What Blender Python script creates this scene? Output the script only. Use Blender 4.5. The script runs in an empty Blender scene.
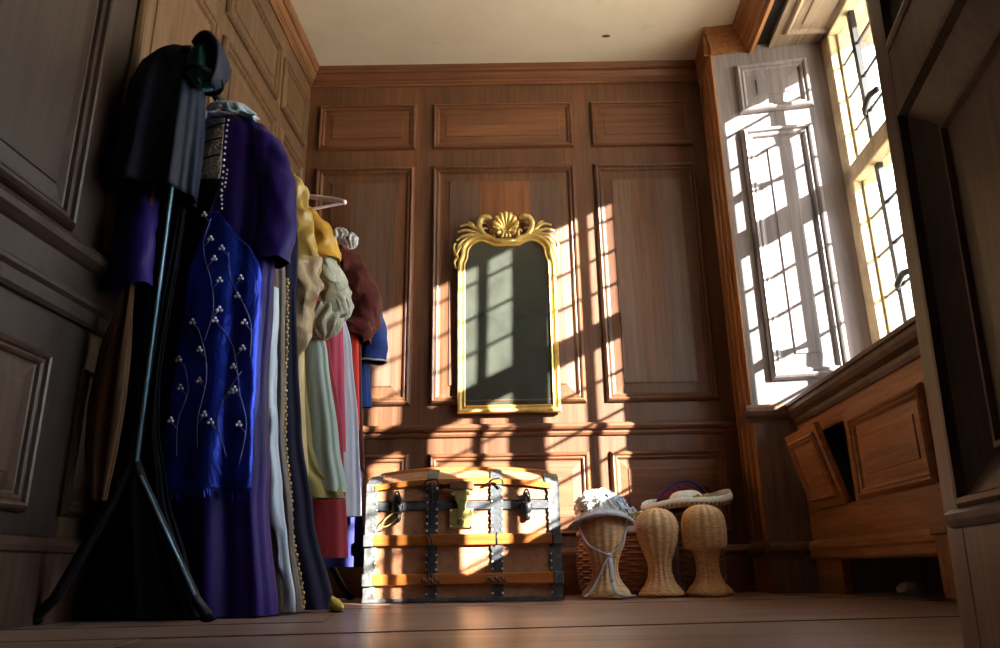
import bpy, math, random
from mathutils import Vector, Matrix, noise
random.seed(7)
PI = math.pi
sc = bpy.context.scene
COL = sc.collection

# ------------------------------------------------------------------ helpers
class MB:
    """collects vertices and faces; build() links them as one mesh object"""
    def __init__(self):
        self.v = []; self.f = []
    def add(self, vs, fs):
        b = len(self.v)
        self.v += [tuple(p) for p in vs]
        self.f += [tuple(b + i for i in q) for q in fs]
        return b
    def build(self, name, mat=None, parent=None, smooth=False, origin=None):
        o = origin if origin is not None else (0, 0, 0)
        me = bpy.data.meshes.new(name)
        me.from_pydata([(p[0]-o[0], p[1]-o[1], p[2]-o[2]) for p in self.v], [], self.f)
        me.validate()
        if mat: me.materials.append(mat)
        if smooth:
            me.polygons.foreach_set('use_smooth', [True]*len(me.polygons))
        ob = bpy.data.objects.new(name, me); COL.objects.link(ob)
        if parent: ob.parent = parent
        return ob

def tag(o, label=None, cat=None, group=None, kind=None):
    if label: o['label'] = label
    if cat: o['category'] = cat
    if group: o['group'] = group
    if kind: o['kind'] = kind
    return o

def thing(name, label, cat, loc=(0, 0, 0), rz=0, group=None):
    o = bpy.data.objects.new(name, None); COL.objects.link(o)
    o.location = loc; o.rotation_euler = (0, 0, rz); o.empty_display_size = .1
    return tag(o, label, cat, group)

def dup(o, parent=None):
    c = o.copy(); COL.objects.link(c)
    if parent: c.parent = parent
    for ch in [x for x in list(bpy.data.objects) if x.parent == o]:
        dup(ch, c)
    return c

def struct(o): o['kind'] = 'structure'; return o

def bevel(o, w=.003, seg=2, ang=35):
    m = o.modifiers.new('bevel', 'BEVEL'); m.width = w; m.segments = seg
    m.limit_method = 'ANGLE'; m.angle_limit = math.radians(ang); return o

def solid(o, t=.003, off=-1):
    m = o.modifiers.new('solid', 'SOLIDIFY'); m.thickness = t; m.offset = off; return o

def subsurf(o, n=1):
    m = o.modifiers.new('sub', 'SUBSURF'); m.levels = n; m.render_levels = n; return o

BOXF = [(0,3,2,1),(4,5,6,7),(0,1,5,4),(1,2,6,5),(2,3,7,6),(3,0,4,7)]
def box(mb, a, b):
    (x0,y0,z0),(x1,y1,z1) = a, b
    mb.add([(x0,y0,z0),(x1,y0,z0),(x1,y1,z0),(x0,y1,z0),(x0,y0,z1),(x1,y0,z1),(x1,y1,z1),(x0,y1,z1)], BOXF)

class Frame:
    """a vertical wall: u runs along it, d points out of it into the room"""
    def __init__(s, ox, oy, ux, uy, side=1):
        l = math.hypot(ux, uy); s.o = (ox, oy); s.u = (ux/l, uy/l); s.n = (-s.u[1]*side, s.u[0]*side)
    def p(s, u, z, d=0):
        return (s.o[0]+s.u[0]*u+s.n[0]*d, s.o[1]+s.u[1]*u+s.n[1]*d, z)

def fbox(mb, F, u0, u1, z0, z1, d0, d1):
    mb.add([F.p(u0,z0,d0),F.p(u1,z0,d0),F.p(u1,z0,d1),F.p(u0,z0,d1),
            F.p(u0,z1,d0),F.p(u1,z1,d0),F.p(u1,z1,d1),F.p(u0,z1,d1)], BOXF)

PANEL = [(0,0),(0,.008),(.006,.018),(.013,.024),(.019,.021),(.023,.013),(.03,.015),(.036,.011),(.040,.003),(.046,.002),(.085,.006),(.087,.010)]
def panel_mb(F, u0, u1, z0, z1, prof=PANEL, k=1.0, d0=0.0):
    mb = MB(); m = len(prof)
    vs = []
    for (i, d) in prof:
        i *= k
        vs += [F.p(u0+i,z0+i,d0+d*k),F.p(u1-i,z0+i,d0+d*k),F.p(u1-i,z1-i,d0+d*k),F.p(u0+i,z1-i,d0+d*k)]
    fs = []
    for r in range(m-1):
        for c in range(4):
            a = r*4+c; b = r*4+(c+1) % 4
            fs.append((a, b, b+4, a+4))
    fs.append(tuple((m-1)*4+c for c in range(4)))
    mb.add(vs, fs)
    return mb

def panel(F, u0, u1, z0, z1, mat, parent, k=1.0, d0=0.0, name='panel'):
    return panel_mb(F, u0, u1, z0, z1, k=k, d0=d0).build(name, mat, parent)

def run_mould(mb, F, u0, u1, prof):
    """prof: (d, z) polyline extruded along u, with end caps"""
    n = len(prof)
    vs = [F.p(u0, z, d) for d, z in prof] + [F.p(u1, z, d) for d, z in prof]
    fs = [(i, i+1, n+i+1, n+i) for i in range(n-1)]
    fs += [tuple(range(n)), tuple(range(n, 2*n))[::-1]]
    mb.add(vs, fs)

def frame_from(t, ref=Vector((0,0,1))):
    t = t.normalized()
    if abs(t.dot(ref)) > .97: ref = Vector((0,1,0))
    a = t.cross(ref).normalized(); b = a.cross(t).normalized()
    return a, b

def tube(mb, pts, rad, seg=10, flat=1.0, cap=True, ref=Vector((0,0,1))):
    """flat < 1 squashes the section along the second axis"""
    P = [Vector(p) for p in pts]; n = len(P)
    R = rad if isinstance(rad, (list, tuple)) else [rad]*n
    vs = []
    for i in range(n):
        t = (P[min(i+1,n-1)]-P[max(i-1,0)])
        a, b = frame_from(t, ref)
        for k in range(seg):
            q = 2*PI*k/seg
            vs.append(P[i]+a*R[i]*math.cos(q)+b*R[i]*flat*math.sin(q))
    fs = []
    for i in range(n-1):
        for k in range(seg):
            k2 = (k+1) % seg
            fs.append((i*seg+k, i*seg+k2, (i+1)*seg+k2, (i+1)*seg+k))
    if cap:
        fs.append(tuple(range(seg))[::-1]); fs.append(tuple((n-1)*seg+k for k in range(seg)))
    mb.add(vs, fs)

def smooth_pts(pts, n=8):
    """Catmull-Rom through the points"""
    P = [Vector(p) for p in pts]; out = []
    for i in range(len(P)-1):
        p0 = P[max(i-1,0)]; p1 = P[i]; p2 = P[i+1]; p3 = P[min(i+2,len(P)-1)]
        for k in range(n):
            t = k/n
            out.append(.5*((2*p1)+(p2-p0)*t+(2*p0-5*p1+4*p2-p3)*t*t+(3*p1-p0-3*p2+p3)*t**3))
    out.append(P[-1]); return out

def lerp_table(tab, z):
    """tab sorted by first value descending or ascending; smooth interpolation of the other values"""
    T = sorted(tab, key=lambda r: r[0])
    if z <= T[0][0]: return T[0][1:]
    if z >= T[-1][0]: return T[-1][1:]
    for a, b in zip(T, T[1:]):
        if a[0] <= z <= b[0]:
            t = (z-a[0])/(b[0]-a[0]+1e-9); t = t*t*(3-2*t)*.5+t*.5
            return tuple(p+(q-p)*t for p, q in zip(a[1:], b[1:]))

def ball(mb, c, r, seg=10, ring=6, sc_=(1,1,1)):
    vs = []; fs = []
    for i in range(ring+1):
        a = PI*i/ring
        for k in range(seg):
            q = 2*PI*k/seg
            vs.append((c[0]+r*sc_[0]*math.sin(a)*math.cos(q), c[1]+r*sc_[1]*math.sin(a)*math.sin(q), c[2]+r*sc_[2]*math.cos(a)))
    for i in range(ring):
        for k in range(seg):
            k2 = (k+1) % seg
            fs.append((i*seg+k, (i+1)*seg+k, (i+1)*seg+k2, i*seg+k2))
    mb.add(vs, fs)

# ------------------------------------------------------------------ materials
def new_mat(name):
    m = bpy.data.materials.new(name); m.use_nodes = True
    nt = m.node_tree; b = nt.nodes['Principled BSDF']
    return m, nt, b
def N(nt, t, **kw):
    n = nt.nodes.new(t)
    for k, v in kw.items(): setattr(n, k, v)
    return n
def ramp(nt, fac, stops):
    r = N(nt, 'ShaderNodeValToRGB'); e = r.color_ramp.elements
    while len(e) > 1: e.remove(e[-1])
    e[0].position = stops[0][0]; e[0].color = (*stops[0][1], 1)
    for p, c in stops[1:]:
        x = e.new(p); x.color = (*c, 1)
    nt.links.new(fac, r.inputs[0]); return r.outputs[0]
def nz(nt, vec, scale, detail=4, rough=.55, dist=0):
    n = N(nt, 'ShaderNodeTexNoise'); n.inputs['Scale'].default_value = scale
    n.inputs['Detail'].default_value = detail; n.inputs['Roughness'].default_value = rough
    n.inputs['Distortion'].default_value = dist
    nt.links.new(vec, n.inputs['Vector']); return n.outputs['Fac']
def mapping(nt, vec, s, loc=(0,0,0)):
    m = N(nt, 'ShaderNodeMapping'); m.inputs['Scale'].default_value = s; m.inputs['Location'].default_value = loc
    nt.links.new(vec, m.inputs['Vector']); return m.outputs[0]
def mixc(nt, fac, a, b, mode='MIX'):
    n = N(nt, 'ShaderNodeMix', data_type='RGBA', blend_type=mode)
    for sock, val in ((0, fac), (6, a), (7, b)):
        if isinstance(val, (int, float)): n.inputs[sock].default_value = val
        elif isinstance(val, tuple): n.inputs[sock].default_value = (*val, 1)
        else: nt.links.new(val, n.inputs[sock])
    return n.outputs[2]
def bump(nt, b, h, s=.3, d=.002):
    n = N(nt, 'ShaderNodeBump'); n.inputs['Strength'].default_value = s; n.inputs['Distance'].default_value = d
    nt.links.new(h, n.inputs['Height']); nt.links.new(n.outputs[0], b.inputs['Normal'])

def wood(name, dark, mid, light, axis=2, rough=.45, plank=.5, planktone=(.55,.5,.5), vary=.12, spec=.5):
    m, nt, b = new_mat(name)
    tc = N(nt, 'ShaderNodeTexCoord'); vec = tc.outputs['Object']
    s = [1, 1, 1]; s[axis] = .045
    g = nz(nt, mapping(nt, vec, tuple(s)), 55, 6, .65, .6)
    s2 = [1, 1, 1]; s2[axis] = .12
    big = nz(nt, mapping(nt, vec, tuple(s2)), 7, 3, .5, .8)
    c = ramp(nt, g, [(.25, dark), (.52, mid), (.78, light)])
    c2 = ramp(nt, big, [(.3, tuple(x*.72 for x in (1,1,1))), (.7, (1.15,1.12,1.1))])
    c = mixc(nt, 1.0, c, c2, 'MULTIPLY')
    s3 = [1, 1, 1]; s3[axis] = .02
    pk = nz(nt, mapping(nt, vec, tuple(s3), (3.1,1.7,.4)), 4.2, 0)
    pk = ramp(nt, pk, [(.46, (0,0,0)), (.5, (1,1,1))])
    c = mixc(nt, mixc(nt, 1.0, pk, (plank,plank,plank), 'MULTIPLY'), c, mixc(nt, 1.0, c, planktone, 'MULTIPLY'))
    oi = N(nt, 'ShaderNodeObjectInfo')
    hv = N(nt, 'ShaderNodeHueSaturation')
    mr = N(nt, 'ShaderNodeMapRange'); mr.inputs['To Min'].default_value = 1-vary; mr.inputs['To Max'].default_value = 1+vary
    nt.links.new(oi.outputs['Random'], mr.inputs['Value']); nt.links.new(mr.outputs[0], hv.inputs['Value'])
    nt.links.new(c, hv.inputs['Color']); nt.links.new(hv.outputs[0], b.inputs['Base Color'])
    b.inputs['Roughness'].default_value = rough; b.inputs['Specular IOR Level'].default_value = spec
    bump(nt, b, g, .35, .0015)
    return m

def cloth(name, c1, c2, rough=.8, sheen=0., spec=.3, wrinkle=.5, scale=14, stretch=.25, weave=True, coat=0., metal=0.):
    m, nt, b = new_mat(name)
    tc = N(nt, 'ShaderNodeTexCoord'); vec = tc.outputs['Object']
    w = nz(nt, mapping(nt, vec, (1, 1, stretch)), scale, 4, .55, .8)
    nt.links.new(ramp(nt, w, [(.3, c1), (.7, c2)]), b.inputs['Base Color'])
    b.inputs['Roughness'].default_value = rough; b.inputs['Specular IOR Level'].default_value = spec
    b.inputs['Sheen Weight'].default_value = sheen; b.inputs['Sheen Roughness'].default_value = .4
    b.inputs['Sheen Tint'].default_value = (*[min(1, x*3+.1) for x in c2], 1)
    b.inputs['Coat Weight'].default_value = coat; b.inputs['Metallic'].default_value = metal
    bump(nt, b, w, wrinkle, .02)
    return m

def plain(name, c, rough=.5, metal=0., spec=.5, noise_amt=.15, scale=30, bmp=0.):
    m, nt, b = new_mat(name)
    tc = N(nt, 'ShaderNodeTexCoord')
    f = nz(nt, tc.outputs['Object'], scale, 5, .6)
    nt.links.new(ramp(nt, f, [(.3, tuple(x*(1-noise_amt) for x in c)), (.7, tuple(min(1, x*(1+noise_amt)) for x in c))]), b.inputs['Base Color'])
    b.inputs['Roughness'].default_value = rough; b.inputs['Metallic'].default_value = metal; b.inputs['Specular IOR Level'].default_value = spec
    if bmp: bump(nt, b, f, bmp, .004)
    return m

M = {}
M['oak'] = wood('oak', (.092,.034,.016), (.165,.063,.028), (.235,.100,.047), 2, .42, .6, (.66,.76,.86))
M['oak_rail'] = wood('oak_rail', (.092,.034,.016), (.165,.063,.028), (.225,.095,.045), 0, .42, .25, (.8,.85,.9))
M['oak_long'] = wood('oak_long', (.085,.038,.018), (.20,.092,.042), (.33,.165,.085), 1, .42, .25, (.8,.85,.9))
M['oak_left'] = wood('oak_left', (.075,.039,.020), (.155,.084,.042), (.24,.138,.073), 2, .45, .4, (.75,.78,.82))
M['oak_warm'] = wood('oak_warm', (.11,.045,.017), (.27,.115,.042), (.40,.20,.085), 1, .42, .25, (.8,.8,.8))
M['oak_bounce_up'] = wood('oak_bounce_up', (.16,.062,.020), (.34,.14,.046), (.48,.23,.09), 2, .42, .3, (.8,.8,.8))  # upright-grain oak, warm reflected light put into its colour
M['oak_grey'] = wood('oak_grey', (.15,.128,.132), (.225,.20,.212), (.295,.268,.285), 2, .33, .4, (.85,.88,.95))
M['oak_grey_long'] = wood('oak_grey_long', (.22,.15,.10), (.40,.31,.23), (.52,.43,.34), 1, .4, .2, (.85,.88,.9))
M['oak_left_shaded'] = wood('oak_left_shaded', (.026,.014,.010), (.048,.026,.019), (.072,.042,.032), 2, .42, .4, (.75,.78,.85))  # left-wall oak with the near end's shade put into its colour
M['oak_door'] = wood('oak_door', (.09,.06,.045), (.16,.105,.075), (.23,.155,.115), 2, .42, .4, (.75,.78,.85))
M['oak_bounce'] = wood('oak_bounce', (.19,.075,.024), (.39,.165,.055), (.54,.27,.105), 1, .42, .25, (.8,.8,.8))  # oak with orange sun bounce put into its colour
M['oak_plank_grey'] = wood('oak_plank_grey', (.085,.042,.027), (.145,.075,.05), (.20,.11,.078), 2, .42, .3, (.8,.85,.9))
M['oak_plank_red'] = wood('oak_plank_red', (.13,.045,.018), (.235,.085,.034), (.31,.125,.055), 2, .42, .2, (.85,.85,.85))
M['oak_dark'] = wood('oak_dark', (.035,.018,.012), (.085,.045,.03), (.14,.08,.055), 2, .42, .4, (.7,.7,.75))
M['oak_brown'] = wood('oak_brown', (.06,.032,.018), (.14,.075,.04), (.22,.125,.07), 2, .45, .4, (.75,.75,.8))
M['floor'] = wood('floor_oak', (.16,.10,.078), (.31,.205,.16), (.44,.31,.245), 0, .33, .5, (.75,.75,.78), .1)
M['void'] = plain('void_black', (.008,.007,.007), .9)  # near-black stands in for the dark inside hollows

def plaster():
    m, nt, b = new_mat('plaster')
    tc = N(nt, 'ShaderNodeTexCoord'); v = tc.outputs['Object']
    f = nz(nt, v, 3.0, 6, .6); g = nz(nt, v, 9, 3, .5, .5)
    c = ramp(nt, f, [(.3, (.76,.70,.60)), (.7, (.84,.79,.69))])
    st = ramp(nt, g, [(.66, (0,0,0)), (.78, (.5,.5,.5))])
    nt.links.new(mixc(nt, st, c, (.66,.52,.34)), b.inputs['Base Color'])
    b.inputs['Roughness'].default_value = .9; bump(nt, b, f, .2, .01)
    return m
M['plaster'] = plaster()
M['stone'] = plain('stone', (.52,.43,.27), .85, 0, .2, .3, 12, .3)
M['iron'] = plain('iron', (.02,.02,.022), .45, .6, .5)
M['lead'] = plain('lead', (.10,.10,.105), .55, .5)

def glass():
    m = bpy.data.materials.new('window_glass'); m.use_nodes = True; nt = m.node_tree
    for n in list(nt.nodes): nt.nodes.remove(n)
    out = N(nt, 'ShaderNodeOutputMaterial'); t = N(nt, 'ShaderNodeBsdfTransparent'); g = N(nt, 'ShaderNodeBsdfGlossy')
    t.inputs['Color'].default_value = (.95,.97,.95,1); g.inputs['Roughness'].default_value = .03
    mx = N(nt, 'ShaderNodeMixShader'); fr = N(nt, 'ShaderNodeFresnel'); fr.inputs['IOR'].default_value = 1.06
    nt.links.new(fr.outputs[0], mx.inputs[0]); nt.links.new(t.outputs[0], mx.inputs[1]); nt.links.new(g.outputs[0], mx.inputs[2])
    nt.links.new(mx.outputs[0], out.inputs[0]); return m
M['glass'] = glass()

def mirror_glass():
    m, nt, b = new_mat('mirror_glass')
    tc = N(nt, 'ShaderNodeTexCoord')
    f = nz(nt, tc.outputs['Object'], 7, 5, .6, .5)
    b.inputs['Base Color'].default_value = (.36,.38,.34,1); b.inputs['Metallic'].default_value = 1
    nt.links.new(ramp(nt, f, [(.3, (.04,.04,.04)), (.8, (.10,.10,.10))]), b.inputs['Roughness'])
    d = N(nt, 'ShaderNodeBsdfDiffuse'); d.inputs['Color'].default_value = (.50,.54,.44,1)
    mx = N(nt, 'ShaderNodeMixShader'); 
    nt.links.new(ramp(nt, f, [(.3, (.06,.06,.06)), (.75, (.11,.11,.11))]), mx.inputs[0])
    out = nt.nodes['Material Output']
    nt.links.new(b.outputs[0], mx.inputs[1]); nt.links.new(d.outputs[0], mx.inputs[2]); nt.links.new(mx.outputs[0], out.inputs[0])
    return m
M['mirror'] = mirror_glass()
M['gilt'] = plain('gilt', (.80,.56,.18), .36, .55, .5, .2, 20, .08)
M['gilt_dark'] = plain('gilt_antique', (.70,.50,.17), .42, .5, .5, .35, 40, .1)

M['purple'] = cloth('purple_satin', (.009,.004,.055), (.027,.011,.15), .48, .0, .16, .35, 7, .35)
M['blue_panel'] = cloth('blue_brocade', (.004,.012,.18), (.020,.06,.66), .36, .0, .5, .7, 8, .5, metal=.6)
M['black'] = cloth('black_cloth', (.003,.003,.005), (.007,.007,.011), .8, .0, .12, .3, 8, .3)
M['navy'] = cloth('navy_cloth', (.004,.006,.018), (.010,.015,.042), .6, .0, .25, .3, 8, .3)
M['teal'] = cloth('teal_velvet', (.012,.085,.095), (.04,.19,.20), .8, .6, .2, .6, 40, 1)
M['taupe'] = cloth('taupe_satin', (.075,.045,.034), (.14,.09,.068), .45, .0, .4, .4, 9, .3)
M['white_satin'] = cloth('pale_satin', (.36,.42,.52), (.55,.62,.72), .35, .0, .5, .4, 10, .3)
M['black_velvet'] = cloth('midnight_velvet', (.005,.005,.018), (.012,.011,.038), .75, .1, .2, .3, 8, .3)
M['gold_braid'] = plain('gold_braid', (.55,.40,.16), .45, .35, .5, .35, 120)
M['gold_cloth'] = cloth('gold_satin', (.32,.18,.03), (.56,.39,.12), .38, .0, .5, .5, 9, .4)
M['amber'] = cloth('amber_satin', (.38,.18,.015), (.56,.31,.04), .38, .0, .5, .5, 12, .5)
M['sand'] = cloth('sand_satin', (.28,.18,.09), (.46,.33,.19), .42, .0, .5, .5, 12, .4)
M['cream'] = cloth('cream_muslin', (.34,.33,.25), (.48,.47,.38), .75, .0, .3, .6, 22, .5)
M['sage'] = cloth('sage_cotton', (.27,.32,.28), (.40,.46,.41), .8, .0, .3, .35, 9, .2)
M['olive'] = cloth('olive_cotton', (.20,.16,.05), (.31,.25,.09), .8, .0, .3, .35, 9, .2)
M['red'] = cloth('red_cotton', (.24,.018,.028), (.36,.035,.05), .75, .1, .3, .3, 9, .2)
M['scarlet'] = cloth('scarlet_cloth', (.55,.03,.02), (.72,.06,.03), .7, .2, .3, .3, 9, .2)
M['white'] = cloth('white_cotton', (.48,.50,.58), (.62,.64,.73), .8, .0, .3, .35, 9, .2)
M['lace'] = cloth('lace', (.62,.64,.68), (.82,.84,.88), .85, .1, .2, .9, 70, 1)
M['maroon'] = cloth('maroon_velvet', (.055,.011,.010), (.12,.026,.022), .7, .2, .2, .4, 12, .3)
M['dark_blue'] = cloth('indigo_cloth', (.010,.010,.085), (.022,.022,.17), .7, .1, .3, .3, 9, .3)
M['royal'] = cloth('royal_blue_cloth', (.010,.03,.16), (.02,.06,.27), .7, .1, .3, .3, 9, .3)
M['pink'] = cloth('rose_cotton', (.36,.035,.08), (.48,.07,.13), .75, .1, .3, .3, 9, .3)
M['brown_satin'] = cloth('brown_satin', (.075,.036,.018), (.13,.068,.038), .8, .0, .1, .3, 7, .3)
M['lavender'] = plain('lavender_plastic', (.55,.46,.58), .35)
M['white_plastic'] = plain('white_plastic', (.75,.76,.8), .35)
M['pearl'] = plain('pearl_bead', (.80,.78,.88), .2, 0, .6, .05)
M['thread'] = plain('silver_thread', (.20,.22,.50), .5, .1)
M['brocade'] = cloth('gold_brocade', (.16,.13,.10), (.42,.36,.28), .5, .2, .4, .9, 60, 1)
M['collar'] = cloth('pale_blue_organza', (.32,.46,.62), (.5,.64,.78), .6, .1, .3, .5, 25, .6)
M['black_metal'] = plain('black_metal', (.008,.008,.010), .5, .0, .25)
M['edge_glint'] = plain('blue_glint', (.20,.42,.58), .35, .2, .5)  # blue highlight on the black metal, painted as its own colour
M['yellow'] = plain('yellow_felt', (.66,.52,.10), .8)

def trunk_skin():
    m, nt, b = new_mat('trunk_skin')
    tc = N(nt, 'ShaderNodeTexCoord'); v = tc.outputs['Object']
    f = nz(nt, v, 14, 6, .65, 1.2); g = nz(nt, v, 45, 4, .6, 2)
    c = ramp(nt, f, [(.3, (.27,.110,.055)), (.55, (.41,.19,.10)), (.75, (.51,.29,.175))])
    vein = ramp(nt, g, [(.47, (1,1,1)), (.5, (.62,.55,.5)), (.53, (1,1,1))])
    nt.links.new(mixc(nt, 1.0, c, vein, 'MULTIPLY'), b.inputs['Base Color'])
    b.inputs['Roughness'].default_value = .5; bump(nt, b, g, .4, .002); return m
M['trunk'] = trunk_skin()
M['slat'] = wood('trunk_slat_wood', (.26,.075,.013), (.40,.125,.025), (.52,.20,.055), 0, .35, .2, (.85,.8,.8))
M['strap_dark'] = plain('dark_strap', (.06,.063,.072), .5, .3, .5, .4, 45, .2)
M['strap_metal'] = plain('zinc_strap', (.095,.097,.10), .55, .3, .5, .6, 45, .2)
M['rivet'] = plain('bright_rivet', (.70,.66,.58), .3, .7, .5)
M['brass'] = plain('old_brass', (.36,.30,.10), .42, .45, .5, .35, 40, .1)
M['iron_cast'] = plain('cast_iron', (.035,.035,.04), .45, .7, .5, .3, 60, .2)
M['leather'] = plain('leather', (.16,.065,.03), .55, 0, .4, .3, 50, .3)

def wicker(name, c1, c2, c3):
    m, nt, b = new_mat(name)
    tc = N(nt, 'ShaderNodeTexCoord'); v = tc.outputs['Object']
    f = nz(nt, mapping(nt, v, (1,1,5)), 40, 4, .6)
    nt.links.new(ramp(nt, f, [(.28, c1), (.5, c2), (.75, c3)]), b.inputs['Base Color'])
    b.inputs['Roughness'].default_value = .5; return m
M['wicker'] = wicker('wicker', (.60,.31,.12), (.84,.52,.25), (.92,.72,.46))
M['wicker_dark'] = wicker('dark_wicker', (.16,.085,.05), (.32,.18,.115), (.46,.30,.22))
M['straw'] = cloth('pale_straw', (.74,.73,.64), (.88,.87,.80), .75, 0, .3, .4, 60, .4)
M['stitch'] = plain('dark_stitching', (.10,.09,.03), .8)
M['ribbon_y'] = cloth('yellow_ribbon', (.50,.44,.06), (.68,.62,.14), .6, .2, .3, .7, 40, 1)
M['burgundy'] = cloth('burgundy_velvet', (.07,.010,.02), (.15,.025,.045), .75, .2, .2, .4, 20, 1)
M['petal'] = cloth('white_petal', (.75,.75,.74), (.88,.88,.86), .7, .1, .3, .3, 60, 1)
M['petal_blue'] = cloth('pale_blue_petal', (.48,.54,.66), (.66,.71,.82), .7, .1, .3, .3, 60, 1)
M['leaf'] = plain('yellow_green_leaf', (.52,.50,.10), .6)
M['bonnet'] = cloth('lilac_white_straw', (.55,.53,.62), (.70,.68,.76), .75, .1, .3, .4, 60, .5)
M['lilac_cloth'] = cloth('lilac_cloth', (.20,.18,.30), (.32,.30,.44), .8, .2, .3, .4, 20, .5)
M['paper'] = plain('grey_paper', (.30,.29,.30), .8)

# ------------------------------------------------------------------ the room
D = 3.4
SX, SY = -.051, -1.0
ZC = 2.585
BK = Frame(0, D, 1, 0, -1)                    # back wall, d towards the camera (-y)
LF = Frame(-.96, D, SX, SY, 1)                # left wall, u towards the camera
LF.n = (-LF.u[1], LF.u[0])                    # (+x)
RX0 = 1.055
def slant(x0, y0, y): return x0 + SX*(y0-y)*1.0

CORN = [(0,0),(.012,0),(.012,.018),(.022,.026),(.022,.036),(.034,.044),(.05,.066),(.056,.08),(.072,.084),(.072,.098),(.084,.112),(.092,.128),(0,.128)]
RAILP = [(0,0),(.010,0),(.016,.010),(.016,.018),(.030,.026),(.036,.036),(.036,.046),(.024,.054),(0,.056)]
CORN = [(d*.6, h*.75) for d, h in CORN]
BASE = [(0,0),(.018,0),(.018,.15),(.026,.155),(.028,.166),(.020,.176),(.014,.184),(0,.190)]
def shift(prof, z): return [(d, h+z) for d, h in prof]

# floor: separate boards with dark joints, running roughly left to right
mb = MB()
ang = math.radians(9)
ca, sa = math.cos(ang), math.sin(ang)
def fl(u, v): return (u*ca - v*sa, u*sa + v*ca)
v = -2.6
random.seed(11)
while v < 4.6:
    w = random.uniform(.30, .40)
    u = -3.2 - random.uniform(0, 1.4)
    while u < 3.6:
        L = random.uniform(2.4, 3.4)
        a = [fl(u, v), fl(u+L-.004, v), fl(u+L-.004, v+w-.009), fl(u, v+w-.009)]
        t = random.uniform(-.0035, .0)
        mb.add([(x, y, t) for x, y in a]+[(x, y, -.03) for x, y in a], [(0,1,2,3),(0,4,5,1),(1,5,6,2),(2,6,7,3),(3,7,4,0)])
        u += L
    v += w
box(mb, (-3, -2.6, -.06), (3, 4.4, -.03))
floor = struct(mb.build('floor', M['floor']))

mb = MB(); box(mb, (-1.6, -1.6, ZC), (1.72, D+.3, ZC+.1))
ceil = struct(mb.build('ceiling', M['plaster']))
mb = MB()
ball(mb, (0.542, 3.147, ZC-.001), .022, 8, 4, (1, .5, .12))
mb.build('flake', M['oak_dark'], ceil)

# back wall
mb = MB(); fbox(mb, BK, -1.4, 1.4, -.03, ZC+.05, -.12, 0)
wall = struct(mb.build('wall_back', M['oak']))
cols = [(-.905, -.41), (-.325, .385), (.475, .985)]
for (u0, u1) in cols:
    panel(BK, u0, u1, 2.118, 2.377, M['oak_rail'], wall, .8)
    panel(BK, u0, u1, .812, 2.018, M['oak'], wall)
    panel(BK, u0, u1, .235, .592, M['oak_rail'], wall, .9)
for (u0, u1, mm) in ((-.236, -.092, 'oak_plank_grey'), (-.0905, .029, 'oak_plank_red'), (.0305, .158, 'oak_plank_red'), (.1595, .296, 'oak_plank_grey')):
    mb = MB(); fbox(mb, BK, u0, u1, .902, 1.928, .008, .0112); mb.build('panel_board', M[mm], wall)
for (u0, u1, mm) in ((.565, .655, 'oak_plank_grey'), (.6565, .79, 'oak'), (.7915, .895, 'oak_plank_grey')):
    mb = MB(); fbox(mb, BK, u0, u1, .902, 1.928, .008, .0112); mb.build('panel_board', M[mm], wall)
for (u0, u1, mm) in ((-.815, -.72, 'oak'), (-.7185, -.61, 'oak_plank_grey'), (-.6085, -.50, 'oak_plank_grey')):
    mb = MB(); fbox(mb, BK, u0, u1, .902, 1.928, .008, .0112); mb.build('panel_board', M[mm], wall)
mb = MB(); run_mould(mb, BK, -1.1, 1.12, shift(CORN, 2.489)); struct(mb.build('trim_1', M['oak_rail']))
mb = MB(); run_mould(mb, BK, -1.1, 1.12, shift(RAILP, .665)); struct(mb.build('trim_2', M['oak_rail']))
mb = MB(); run_mould(mb, BK, -1.1, 1.12, shift(BASE, 0)); struct(mb.build('baseboard_back', M['oak_rail']))

# left wall
mb = MB(); fbox(mb, LF, -.15, 1.56, -.03, ZC+.05, -.12, 0)
wall = struct(mb.build('wall_left', M['oak_left']))
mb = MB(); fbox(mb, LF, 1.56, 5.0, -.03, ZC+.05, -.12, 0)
mb.build('near_boards', M['oak_left_shaded'], wall)
for (u0, u1) in [(.06,.405), (.465,1.03), (1.09,1.57), (1.70,2.75), (2.88,3.9)]:
    ml = M['oak_left'] if u0 < 1.6 else M['oak_left_shaded']
    panel(LF, u0, u1, 2.105, 2.377, ml, wall, .8)
    panel(LF, u0, u1, .90, 2.005, ml, wall)
    panel(LF, u0, u1, .235, .592, M['oak_dark'], wall, .9)  # lower panels given dark oak to stand in for shade
mb = MB(); run_mould(mb, LF, -.05, 4.9, shift(CORN, 2.489)); struct(mb.build('trim_3', M['oak_long']))
mb = MB(); run_mould(mb, LF, -.05, 4.9, [(0,.69),(.012,.69),(.018,.70),(.018,.73),(.026,.74),(.026,.75),(.012,.76),(.012,.83),(.02,.835),(.034,.85),(.038,.865),(.03,.88),(.0,.885)])
struct(mb.build('trim_4', M['oak_left_shaded']))
mb = MB(); run_mould(mb, LF, -.05, 4.9, shift(BASE, 0)); struct(mb.build('baseboard_left', M['oak_dark']))  # dark colour stands in for shade low on this wall

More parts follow.
